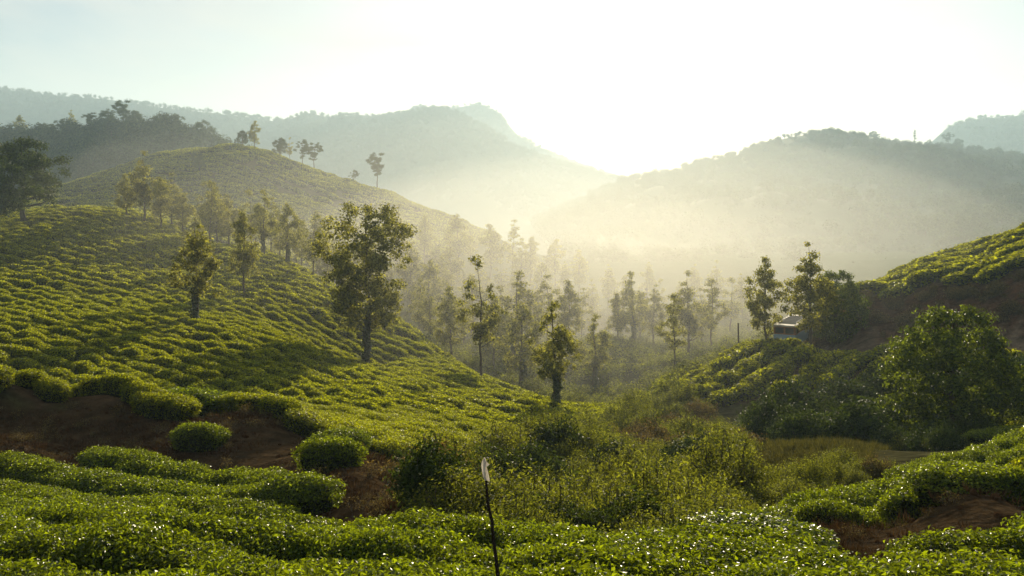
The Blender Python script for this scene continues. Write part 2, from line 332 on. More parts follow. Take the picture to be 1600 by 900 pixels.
# ------------------------------------------------------------------ leaves and woody parts
def leaves(C, N, L, W, rng, fold=0.35, detail=False):
    """leaf faces at centres C facing N with lengths L and widths W -> verts, tris"""
    n = len(C); N = N / np.linalg.norm(N, axis=1)[:, None]
    a = rng.normal(size=(n, 3)); a -= (a * N).sum(1)[:, None] * N; a /= np.linalg.norm(a, axis=1)[:, None]
    b = np.cross(N, a); L = np.broadcast_to(L, n)[:, None]; W = np.broadcast_to(W, n)[:, None]
    up = N * W * fold
    base = C - a * L * 0.5; tip = C + a * L * 0.5 - (N * L * 0.12 if detail else 0)
    l_ = C + b * W * 0.5 + up - a * L * 0.06; r_ = C - b * W * 0.5 + up - a * L * 0.06
    if detail:
        m = C + a * L * 0.03
        V = np.stack([base, l_, r_, tip, m], 1).reshape(-1, 3); o = (np.arange(n) * 5)[:, None]
        T = np.stack([o + [[0, 4, 1]], o + [[0, 2, 4]], o + [[1, 4, 3]], o + [[4, 2, 3]]], 1).reshape(-1, 3)
    else:
        V = np.stack([base, l_, r_, tip], 1).reshape(-1, 3); o = (np.arange(n) * 4)[:, None]
        T = np.stack([o + [[0, 3, 1]], o + [[0, 2, 3]]], 1).reshape(-1, 3)
    return V, T

def tube(pts, rad, sides=6):
    pts = np.asarray(pts, float); n = len(pts); V = []; T = []
    for i in range(n):
        d = pts[min(i + 1, n - 1)] - pts[max(i - 1, 0)]; d /= np.linalg.norm(d) + 1e-9
        u = np.cross(d, [0.3, 1, 0.1]); u /= np.linalg.norm(u) + 1e-9; v = np.cross(d, u)
        for k in range(sides):
            q = 2 * math.pi * k / sides; V.append(pts[i] + (u * math.cos(q) + v * math.sin(q)) * rad[i])
    for i in range(n - 1):
        for k in range(sides):
            a = i * sides + k; b = i * sides + (k + 1) % sides; T += [(a, b, b + sides), (a, b + sides, a + sides)]
    V.append(pts[-1]); 
    for k in range(sides): T.append(((n - 1) * sides + k, (n - 1) * sides + (k + 1) % sides, len(V) - 1))
    return np.array(V), np.array(T)
def merge(parts):
    Vs, Ts, o = [], [], 0
    for V, T in parts: Vs.append(V); Ts.append(T + o); o += len(V)
    return np.concatenate(Vs), np.concatenate(Ts)

# ------------------------------------------------------------------ tea bushes
def bush_geo(seed, nleaf, L, detail, rx=0.82, ry=0.62, h=0.72, nlob=5, dome=0.30):
    rng = np.random.default_rng(seed)
    ph = rng.uniform(0, 6.28, nlob); am = rng.uniform(0.02, 0.08, nlob)
    def rad(th): return 1 + sum(am[k] * np.cos((k + 2) * th + ph[k]) for k in range(nlob))
    bx, by = rng.uniform(0, 9, 2)
    def surf(th, q):           # q 0 centre of the clipped top .. 1 the foot
        s = np.clip(q / 0.72, 0, 1); rr = np.where(q < 0.72, s ** 0.9, 1.0 - 0.20 * (q - 0.72) / 0.28) * rad(th)
        zz = np.where(q < 0.72, h * (1 - dome * s ** 3.0), h * (1 - dome) * (1 - (q - 0.72) / 0.28))
        x = rr * np.cos(th) * rx; y = rr * np.sin(th) * ry
        return np.stack([x, y, zz + vnoise(x + bx, y + by, 0.28, seed) * 0.045 * (q < 0.75)], -1)
    # twiggy heart
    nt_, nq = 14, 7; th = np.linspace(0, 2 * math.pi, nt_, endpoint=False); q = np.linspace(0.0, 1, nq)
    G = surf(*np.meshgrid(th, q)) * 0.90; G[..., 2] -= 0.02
    idx = np.arange(nt_ * nq).reshape(nq, nt_); nx_ = np.roll(idx, -1, 1)
    Tc = np.concatenate([np.stack([idx[:-1], idx[1:], nx_[1:]], -1).reshape(-1, 3), np.stack([idx[:-1], nx_[1:], nx_[:-1]], -1).reshape(-1, 3)])
    Vc = G.reshape(-1, 3)
    q_ = np.where(rng.random(nleaf) < 0.66, 0.72 * np.sqrt(rng.random(nleaf)), rng.uniform(0.70, 0.97, nleaf)); th_ = rng.uniform(0, 2 * math.pi, nleaf)
    e = 0.02; P = surf(th_, q_); dn = np.cross(surf(th_ + e, q_) - P, surf(th_, q_ + e) - P); dn /= np.linalg.norm(dn, axis=1)[:, None] + 1e-9
    dn[dn[:, 2] < -0.1] *= -1; out = P * [1, 1, 0]; dn += out * 0.25
    N = dn + rng.normal(size=(nleaf, 3)) * 0.85
    P = P + dn * rng.normal(0.005, 0.042, nleaf)[:, None]
    P[:, 2] = np.maximum(P[:, 2], 0.03)
    Ls = L * rng.uniform(0.65, 1.25, nleaf)
    Vl, Tl = leaves(P, N, Ls, Ls * 0.46, rng, 0.3, detail)
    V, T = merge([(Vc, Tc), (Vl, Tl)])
    return V, T, np.concatenate([np.ones(len(Tc), int), np.zeros(len(Tl), int)])
NEAR_BUSH = []
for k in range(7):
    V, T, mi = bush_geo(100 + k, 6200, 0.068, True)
    NEAR_BUSH.append(new_mesh('tea_bush', V, T, [M_TEA_DIM, M_CORE], mi))
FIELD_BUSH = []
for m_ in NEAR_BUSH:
    m2 = m_.copy(); m2.materials[0] = M_TEAFIELD_LIT; FIELD_BUSH.append(m2)  # same bushes with the leaf coloured as if more sunlit
LONE_BUSH = []
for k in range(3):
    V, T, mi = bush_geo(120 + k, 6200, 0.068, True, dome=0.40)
    LONE_BUSH.append(new_mesh('tea_bush', V, T, [M_TEA_DIM, M_CORE], mi))

def rows(poly, phi, gap, step, seed, jit=0.16, bend=0.0, drop=0.02, ymin=0, ymax=1e9):
    rng = np.random.default_rng(seed); pts = np.array(poly)
    X = (pts[:, 0] - 800) / F * pts[:, 1]; Y = pts[:, 1]
    cx, cy_ = X.mean(), Y.mean(); rr = np.hypot(X - cx, Y - cy_).max() + 3
    d = np.array([math.cos(phi), math.sin(phi)]); n = np.array([-d[1], d[0]])
    ii = np.arange(-rr, rr, gap); jj = np.arange(-rr, rr, step)
    I, J = np.meshgrid(ii, jj, indexing='ij'); J = J + rng.uniform(0, step, len(ii))[:, None]
    I = I + bend * vnoise(J, I, 18, seed) + 0.18 * vnoise(J, I, 4, seed + 5) * gap
    x = cx + d[0] * J + n[0] * I; y = cy_ + d[1] * J + n[1] * I
    x = x.ravel() + rng.normal(0, jit * 0.6, x.size); y = y.ravel() + rng.normal(0, jit * 0.6, y.size)
    px = 800 + F * x / np.maximum(y, .5)
    k = inpoly(px, y + np.minimum(1.0, y * 0.03) * vnoise(x, y, 2.2, seed + 7), poly) & (rng.random(x.size) > drop) & (y > ymin) & (y < ymax)
    e = 0.9   # local row bearing, rows bend with the noise
    return x[k], y[k], np.full(k.sum(), phi) + rng.normal(0, 0.12, k.sum())
def tilt_rot(n, phi, rng, amt=0.7):
    """euler angles that lean a bush with the slope and turn it along its row"""
    out = np.empty((len(phi), 3))
    for i in range(len(phi)):
        v = Vector(n[i]); v = (v * amt + Vector((0, 0, 1)) * (1 - amt)).normalized()
        q = Vector((0, 0, 1)).rotation_difference(v).to_matrix() @ Matrix.Rotation(phi[i] + (math.pi if rng.random() < .5 else 0), 3, 'Z')
        out[i] = q.to_euler()
    return out

def scatter(name, protos, pos, rot, scl, mats, kind='stuff', label=None, cat=None, idx=None, parent=None):
    """one object: its mesh holds a few pattern plants plus points, and its node tree repeats the plants on the points"""
    rng = np.random.default_rng(len(pos)); K = len(protos)
    Vs, Ts, Ms, pid, o = [], [], [], [], 0
    for k, (V, T, mi) in enumerate(protos):
        Vs.append(V); Ts.append(T + o); Ms.append(mi); pid.append(np.full(len(V), k)); o += len(V)
    n = len(pos); nv = o
    Vs.append(pos); pid.append(np.full(n, -1))
    rt = np.zeros((nv + n, 3), np.float32); rt[nv:] = rot; sc = np.ones((nv + n, 3), np.float32); sc[nv:] = scl
    ix = np.zeros(nv + n, np.int32); ix[nv:] = rng.integers(0, K, n) if idx is None else idx
    me = new_mesh(name, np.concatenate(Vs), np.concatenate(Ts), mats, np.concatenate(Ms),
                  attrs={'pid': ('INT', np.concatenate(pid).astype(np.int32)), 'rot': ('FLOAT_VECTOR', rt), 'scl': ('FLOAT_VECTOR', sc), 'idx': ('INT', ix)})
    ng = bpy.data.node_groups.new(name, 'GeometryNodeTree')
    ng.interface.new_socket('Geometry', in_out='INPUT', socket_type='NodeSocketGeometry'); ng.interface.new_socket('Geometry', in_out='OUTPUT', socket_type='NodeSocketGeometry')
    N, L = ng.nodes, ng.links
    gi, go = N.new('NodeGroupInput'), N.new('NodeGroupOutput')
    def na(nm, typ):
        a = N.new('GeometryNodeInputNamedAttribute'); a.data_type = typ; a.inputs['Name'].default_value = nm
        return [s for s in a.outputs if s.enabled and s.name == 'Attribute'][0]
    pidn = na('pid', 'INT')
    def sep(val):
        c = N.new('FunctionNodeCompare'); c.data_type = 'INT'; c.operation = 'EQUAL'
        ins = [s for s in c.inputs if s.enabled]; L.new(pidn, ins[0]); ins[1].default_value = val
        s = N.new('GeometryNodeSeparateGeometry'); s.domain = 'POINT'
        L.new(gi.outputs[0], s.inputs['Geometry']); L.new([q for q in c.outputs if q.enabled][0], s.inputs['Selection'])
        return s.outputs['Selection']
    jn = N.new('GeometryNodeJoinGeometry')
    for k in range(K):
        g2 = N.new('GeometryNodeGeometryToInstance'); L.new(sep(k), g2.inputs[0]); L.new(g2.outputs[0], jn.inputs[0])
    ip = N.new('GeometryNodeInstanceOnPoints'); ip.inputs['Pick Instance'].default_value = True
    L.new(sep(-1), ip.inputs['Points']); L.new(jn.outputs[0], ip.inputs['Instance'])
    L.new(na('idx', 'INT'), ip.inputs['Instance Index'])
    er = N.new('FunctionNodeEulerToRotation'); L.new(na('rot', 'FLOAT_VECTOR'), er.inputs[0]); L.new(er.outputs[0], ip.inputs['Rotation'])
    L.new(na('scl', 'FLOAT_VECTOR'), ip.inputs['Scale']); L.new(ip.outputs[0], go.inputs[0])
    ob = obj(name, me, parent); ob['kind'] = kind
    if label: ob['label'] = label
    if cat: ob['category'] = cat
    md = ob.modifiers.new('spread', 'NODES'); md.node_group = ng
    return ob

ORD = ['first', 'second', 'third', 'fourth', 'fifth', 'sixth', 'seventh', 'eighth', 'ninth', 'tenth', 'eleventh', 'twelfth', 'thirteenth', 'fourteenth', 'fifteenth', 'sixteenth', 'seventeenth', 'eighteenth', 'nineteenth', 'twentieth']
def spot(px, marks):
    for lim, w in marks:
        if px < lim: return w
    return marks[-1][1]
def label_bins(items):
    """items: (object, phrase, column); things that share a phrase are told apart by their order from the left"""
    bins = {}
    for o, ph, px in items: bins.setdefault(ph, []).append((px, o))
    for ph, L in bins.items():
        L.sort(key=lambda q: q[0])
        for i, (px, o) in enumerate(L):
            o['label'] = ph if len(L) == 1 else (ph + (', leftmost' if i == 0 else ', rightmost' if i == len(L) - 1 else ', ' + ORD[min(i, 19)] + ' from left'))
def plant_tea():
    rng = np.random.default_rng(5)
    near = []
    for poly, phi, gap, step, seed, bend, zone in ((Z_FRONT, math.radians(-34), 1.52, 1.0, 1, 1.6, 'front'), (Z_SPUR, math.radians(36), 1.36, 1.05, 2, 0.8, 'spur')):
        x, y, ph = rows(poly, phi, gap, step, seed, 0.14, bend)
        for a in zip(x, y, ph): near.append((*a, zone))
    x, y, ph = rows(Z_FIELD, math.radians(-38), 1.46, 1.15, 3, 0.15, 2.4, 0.05, 0, 85)
    for a in zip(x, y, ph): near.append((*a, 'field'))
    x, y, ph = rows(Z_NOOK, math.radians(20), 1.5, 1.2, 8)
    for a in zip(x, y, ph): near.append((*a, 'nook'))
    near = [q for q in near if -150 < 800 + F * q[0] / q[1] < 1750]
    near.sort(key=lambda q: math.hypot(q[0], q[1]) + (500 if q[1] > 14 and not -20 < 800 + F * q[0] / q[1] < 1620 else 0))
    # lone bushes that stand on the earth path
    lone = [(285, 31.0, 1.75, 1.2, 'wide rounded tea bush standing alone on the brown earth path'),
            (530, 26.8, 1.25, 0.95, 'tea bush at the far edge of the brown path, beside its downhill bend'),
            (517, 21.5, 0.95, 0.95, 'small round tea bush on the near side of the path bend'),
            (310, 26.3, 1.0, 0.95, 'tea bush topping the near tea patch, against the brown path'),
            (1165, 13.9, 1.7, 0.85, 'broad low tea bush at the edge of the scrub hollow, beside the bare patch'),
            (1500, 15.9, 1.2, 0.8, 'low tea bush jutting out above the bare earth patch')]
    for i, (px, Y, s, hs, lab) in enumerate(lone):
        x, y, z = at(px, Y); o = obj('tea_bush', LONE_BUSH[i % 3], loc=(x, y, z - 0.03)); o.rotation_euler = (0, 0, rng.uniform(-.3, .3)); o.scale = (s, s * 0.9, hs)
        tag(o, lab, 'tea bush', 'tea bushes')
    lab = {'front': 'glossy clipped tea bush in the near field across the foot of the picture', 'field': 'clipped tea bush in the first rows of the sunlit slope beyond the brown path', 'nook': 'clipped tea bush in the small plot behind the right-hand slope', 'spur': 'clipped tea bush on the small slope right of the scrub hollow'}
    ind, rest = near[:290], near[290:]; items = []
    X = np.array([q[0] for q in ind]); Y = np.array([q[1] for q in ind]); Z = ground(X, Y); rot = tilt_rot(normals(X, Y), np.array([q[2] for q in ind]), rng)
    for i, q in enumerate(ind):
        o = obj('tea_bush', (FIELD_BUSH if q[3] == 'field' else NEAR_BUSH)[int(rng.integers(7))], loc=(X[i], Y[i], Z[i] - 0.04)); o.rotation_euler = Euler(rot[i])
        s = rng.uniform(0.92, 1.12) * (0.86 if q[3] == 'spur' else 1); o.scale = (s * rng.uniform(1.0, 1.35), s * rng.uniform(0.90, 1.05), rng.uniform(0.85, 1.05))
        tag(o, lab[q[3]], 'tea bush', 'tea bushes')
        px = 800 + F * X[i] / Y[i]; y_ = Y[i]
        if q[3] == 'front':
            d = 'along the bottom edge' if y_ < 8.6 else 'just above the bottom edge' if y_ < 10.2 else 'amid the near field' if y_ < 13.5 else 'high in the near field' if y_ < 18 else 'topping the near field'
            w = spot(px, ((160, 'at far left'), (320, 'under the path'), (480, 'left of the path bend'), (620, 'under the path bend'), (760, 'just left of the stake'), (880, 'just right of the stake'), (1040, 'below the scrub'), (1200, 'below the dark shrubs'), (1340, 'left of the bare patch'), (1470, 'before the bare patch'), (9999, 'in the right corner')))
            items.append((o, 'tea bush ' + d + ', ' + w, px))
        elif q[3] == 'spur':
            d = 'low on the right-hand slope' if y_ < 17.5 else 'halfway up the right-hand slope' if y_ < 21 else 'high on the right-hand slope' if y_ < 25 else 'on top of the right-hand slope'
            items.append((o, 'tea bush ' + d + spot(px, ((1320, ', at its tip'), (1460, ', above the bare patch'), (9999, ', near the picture edge'))), px))
        elif q[3] == 'field':
            e_ = float(np.interp(px, [p_[0] for p_ in Z_FIELD[:9]], [p_[1] for p_ in Z_FIELD[:9]])); d = 'edging the brown path' if y_ < e_ + 1.3 else 'one row behind the path edge' if y_ < e_ + 2.9 else 'two rows behind the path edge' if y_ < e_ + 4.6 else 'three rows up the slope' if y_ < e_ + 6.3 else 'four rows up the slope' if y_ < e_ + 8 else 'five rows up the slope'
            items.append((o, 'tea bush ' + d + spot(px, ((90, ', far left'), (190, ', left of the lone bush'), (300, ', behind the lone bush'), (410, ', right of the lone bush'), (500, ', above the path bend'), (600, ', past the path bend'), (690, ', nearing the scrub'), (9999, ', beside the scrub'))), px))
        else: items.append((o, 'tea bush in the small plot under the round tree', px))
    label_bins(items)
    # the rest of the near rows, the big field and the hills: beyond counting
    hi = [bush_geo(200 + k, 1700, 0.125, False, dome=0.4) for k in range(5)]
    lo = [bush_geo(300 + k, 620, 0.21, False, dome=0.42) for k in range(5)]
    P, ROT, S = [], [], []
    def add(x, y, ph, s, lo_=False):
        z = ground(x, y); P.append(np.stack([x, y, z - 0.04], 1)); ROT.append(tilt_rot(normals(x, y), ph, rng))
        S.append(np.stack([s * rng.uniform(1.05, 1.75, len(x)), s * rng.uniform(0.82, 1.02, len(x)), s ** 0.7 * rng.uniform(0.74, 1.22, len(x))], 1))
    if rest: add(np.array([q[0] for q in rest]), np.array([q[1] for q in rest]), np.array([q[2] for q in rest]), 1.0)
    scatter('tea_field', hi, np.concatenate(P), np.concatenate(ROT), np.concatenate(S), [M_TEAFIELD_LIT, M_CORE], label='rows of clipped tea bushes covering the sunlit slope at left', cat='tea field')
    P.clear(); ROT.clear(); S.clear()
    x, y, ph = rows(Z_FIELD, math.radians(-38), 1.85, 1.45, 4, 0.3, 2.4, 0.07, 85, 999); add(x, y, ph, 1.12)
    x, y, ph = rows(Z_TERR, math.radians(52), 2.3, 2.1, 5, 0.3, 0.8, 0.05); add(x, y, ph, 1.45)
    x, y, ph = rows(Z_HILLR, math.radians(12), 2.7, 2.7, 6, 0.4, 1.5, 0.05); add(x, y, ph, 1.85)
    x, y, ph = rows(Z_KNOLL, math.radians(30), 1.8, 1.5, 7, 0.2, 0.8); add(x, y, ph, 1.2)
    scatter('tea_field', lo, np.concatenate(P), np.concatenate(ROT), np.concatenate(S), [M_TEAFAR, M_CORE], label='distant tea rows on the hill crests and the terrace below the road', cat='tea field')
    P.clear(); ROT.clear(); S.clear()
    x, y, ph = rows(Z_HILL2, math.radians(-20), 4.2, 3.2, 9, 0.5, 4, 0.12); add(x, y, ph, 2.3)
    scatter('tea_field', lo[:3], np.concatenate(P), np.concatenate(ROT), np.concatenate(S), [M_TEAFAR, M_CORE], label='hazy tea rows on the second hill behind the trees', cat='tea field')
plant_tea()

# ------------------------------------------------------------------ trees
def tree_geo(seed, h=10., r=0.16, cb=0.35, R_=2.4, nc=60, up=0.6, prof='oak', leafL=0.30, per=60, cl=0.6, lean=0.02, gap=-0.25, flat=0.65, lobe=1.0):
    """tapered trunk, limbs that branch out to leaf clumps spread unevenly through the crown -> wood, crown"""
    rng = np.random.default_rng(seed)
    nseg = 14; tz = np.linspace(0, 1, nseg); wob = np.cumsum(rng.normal(0, lean, (nseg, 2)), 0) * h * 0.35; wob[0] = 0
    tp = np.stack([wob[:, 0], wob[:, 1], tz * h * 0.95], 1); tr = r * (1 - 0.90 * tz) * (1 + 0.5 * np.exp(-tz * 18))
    wood = [tube(tp, tr, 8)]
    def pf(t):
        if prof == 'oak': return np.clip(np.sin(np.clip(t * 0.88 + 0.16, 0, 1) * math.pi), 0.1, 1) ** 0.75 * (1.05 - 0.25 * t)
        if prof == 'cone': return 1.05 - 0.9 * t
        if prof == 'round': return np.sqrt(np.maximum(0.05, 1 - (2 * t - 0.95) ** 2 * 0.92))
        if prof == 'umbrella': return np.where(t < 0.45, 0.25 + 0.6 * t, np.sqrt(np.maximum(0.04, 1 - (2.0 * (t - 0.58)) ** 2)))
        return 1.0 + 0 * t
    lob = rng.uniform(0, 6.28, 3)
    C = []; tries = 0
    while len(C) < nc and tries < nc * 40:
        tries += 1
        t = rng.random(); a = rng.uniform(0, 6.28)
        if rng.random() > pf(np.array(t)) ** 1.5 + 0.1: continue
        env = R_ * float(pf(np.array(t))) * (1 + lobe * (0.22 * math.sin(2 * a + lob[0] + 3 * t) + 0.16 * math.sin(3 * a + lob[1] - 5 * t) + 0.12 * math.sin(9 * t + lob[2])))
        rho = env * math.sqrt(rng.uniform(0.03, 1)); z = h * (cb + (1.0 - cb) * t)
        tx = np.interp(z, tp[:, 2], tp[:, 0]); ty = np.interp(z, tp[:, 2], tp[:, 1])
        p = np.array([tx + rho * math.cos(a), ty + rho * math.sin(a), z - 0.12 * rho + 0.05 * rng.normal()])
        if float(vnoise([p[0] * 1.0 + p[2] * 0.7], [p[1] - p[2] * 0.6], R_ * 0.45, seed)[0]) < gap: continue
        if any(((p - c) ** 2 * [1, 1, 1.7]).sum() < (cl * 0.74) ** 2 for c in C): continue
        C.append(p)
    C = np.array(C)
    # limbs: every clump joins the closest lower wood nearer the stem
    nodes = [(tp[k], tr[k]) for k in range(nseg) if tz[k] > cb * 0.75]
    ax = lambda p: math.hypot(p[0], p[1])
    for c in sorted(C, key=ax):
        best, bd = None, 1e9
        for p, q in nodes:
            rise = c[2] - p[2]
            d = np.linalg.norm(c - p) + (0 if rise > 0.25 * up * (ax(c) - ax(p)) else 2.2 * R_) + 0.15 * ax(p)
            if d < bd: best, bd = (p, q), d
        p, q = best; k = np.linspace(0, 1, 4)[:, None]; mid = (p + c) / 2 - [0, 0, 0.10 * np.linalg.norm(c - p)] + rng.normal(0, 0.06, 3) * np.linalg.norm(c - p)
        bp = p * (1 - k) ** 2 + 2 * mid * k * (1 - k) + c * k ** 2; r0 = min(q * 0.62, 0.02 + 0.026 * np.linalg.norm(c - p) * r / 0.17)
        wood.append(tube(bp, r0 * (1 - 0.62 * k[:, 0]), 5)); nodes.append((bp[2], r0 * 0.6)); nodes.append((c, r0 * 0.38))
    nC = len(C); rad_c = cl * rng.uniform(0.6, 1.3, nC); cnt = np.maximum(8, (per * (rad_c / cl) ** 2)).astype(int); n = cnt.sum()
    ctr = np.repeat(C, cnt, 0); rad = np.repeat(rad_c, cnt)
    o = rng.normal(size=(n, 3)); o /= np.linalg.norm(o, axis=1)[:, None]; o *= (rng.random(n) ** 0.5 * rad * rng.choice([0.8, 1.0, 1.25], n))[:, None]; o[:, 2] *= flat
    Nn = o / (rad[:, None] + 1e-6) + rng.normal(size=(n, 3)) * 0.6 + [0, 0, 0.35]
    Ls = leafL * rng.uniform(0.6, 1.3, n)
    return merge(wood), leaves(ctr + o, Nn, Ls, Ls * 0.5, rng, 0.2)
def vine_geo(seed, h, r, hb):
    rng = np.random.default_rng(seed); n = int(1500 * hb / 3)
    z = rng.random(n) * hb; th = rng.uniform(0, 6.28, n); lump = 1 + 0.35 * np.sin(z * 3.1 + 1.3 * th + seed) + 0.25 * np.sin(z * 7 + seed)
    rr = r * lump * rng.uniform(0.55, 1.1, n) * (1 - 0.35 * z / hb)
    C = np.stack([rr * np.cos(th), rr * np.sin(th), z], 1); N = np.stack([np.cos(th), np.sin(th), 0.4 + 0 * z], 1) + rng.normal(size=(n, 3)) * 0.45
    return leaves(C, N, 0.2 * rng.uniform(.6, 1.3, n), 0.12, rng, 0.2)

PROTO = {}
def proto(kind, variants, leafm, vine=None, **kw):
    L = []
    for s in variants:
        w, c = tree_geo(s, **kw)
        L.append((new_mesh('trunk', *w, [M_BARK], smooth=True), new_mesh('crown', *c, [leafm]), new_mesh('trunk_vine', *vine_geo(s, kw['h'], *vine), [M_VINE]) if vine else None, kw['h']))
    PROTO[kind] = L
proto('oak', (1, 2, 3, 4, 5), M_OAK, h=10, r=0.17, cb=0.28, R_=2.2, nc=90, prof='oak', leafL=0.26, per=85, cl=0.58, gap=-0.32)
proto('slim', (11, 12, 13), M_OAK, h=10, r=0.11, cb=0.36, R_=1.7, nc=42, prof='oak', leafL=0.25, per=80, cl=0.52, gap=-0.15)
proto('vine', (21, 22, 23), M_OAK, vine=(0.46, 3.9), h=10, r=0.2, cb=0.32, R_=2.4, nc=70, prof='oak', leafL=0.28, per=85, cl=0.64)
proto('cone', (31, 32), M_OAK, h=14, r=0.2, cb=0.18, R_=3.0, nc=75, up=0.1, prof='cone', leafL=0.38, per=90, cl=0.75, flat=0.4)
proto('broad', (41, 42, 43), M_BROAD, h=11, r=0.34, cb=0.28, R_=4.6, nc=110, prof='round', leafL=0.34, per=110, cl=0.95, gap=-0.4)
proto('umbrella', (51, 52), M_BROAD, h=11, r=0.22, cb=0.36, R_=3.6, nc=50, prof='umbrella', leafL=0.36, per=110, cl=0.80, flat=0.5)
proto('great', (61,), M_OAK, h=14.2, r=0.27, cb=0.27, R_=3.5, nc=230, prof='round', leafL=0.25, per=105, cl=0.68, gap=-0.30, vine=(0.36, 4.2))
proto('round', (71,), M_ROUND, h=5.9, r=0.2, cb=0.06, R_=2.75, nc=230, prof='round', leafL=0.17, per=120, cl=0.48, gap=-0.75, lobe=0.45)
proto('column', (81,), M_BROAD, h=14, r=0.18, cb=0.12, R_=1.1, nc=50, prof='round', leafL=0.4, per=50, cl=0.55, gap=-1)

TREE_COUNT = [0]; LAST = ['']
def tree(name, kind, px, Y, h, label, w=1.0, group=None, variant=None, z=None, cat='tree'):
    rng = np.random.default_rng(1000 + TREE_COUNT[0]); TREE_COUNT[0] += 1
    x = (px - 800) / F * Y; zz = g1(x, Y) if z is None else z
    if z is None and Y < 170: h += 0.75
    tr, cw, vn, H = PROTO[kind][TREE_COUNT[0] % len(PROTO[kind]) if variant is None else variant]
    e = obj(name, None, loc=(x, Y, zz - 0.1)); s = h / H; e.scale = (s * w, s * w, s); e.rotation_euler = (0, 0, rng.uniform(0, 6.28))
    tag(e, label, cat, group); LAST[0] = e.name
    obj('trunk', tr, e); obj('crown', cw, e)
    if vn: obj('trunk_vine', vn, e)
    if TREE_DEBUG: print('TREE %-28s px %d base py %.0f top py %.0f' % (name, px, HOR - F * zz / Y, HOR - F * (zz + h) / Y))
TREE_DEBUG = False

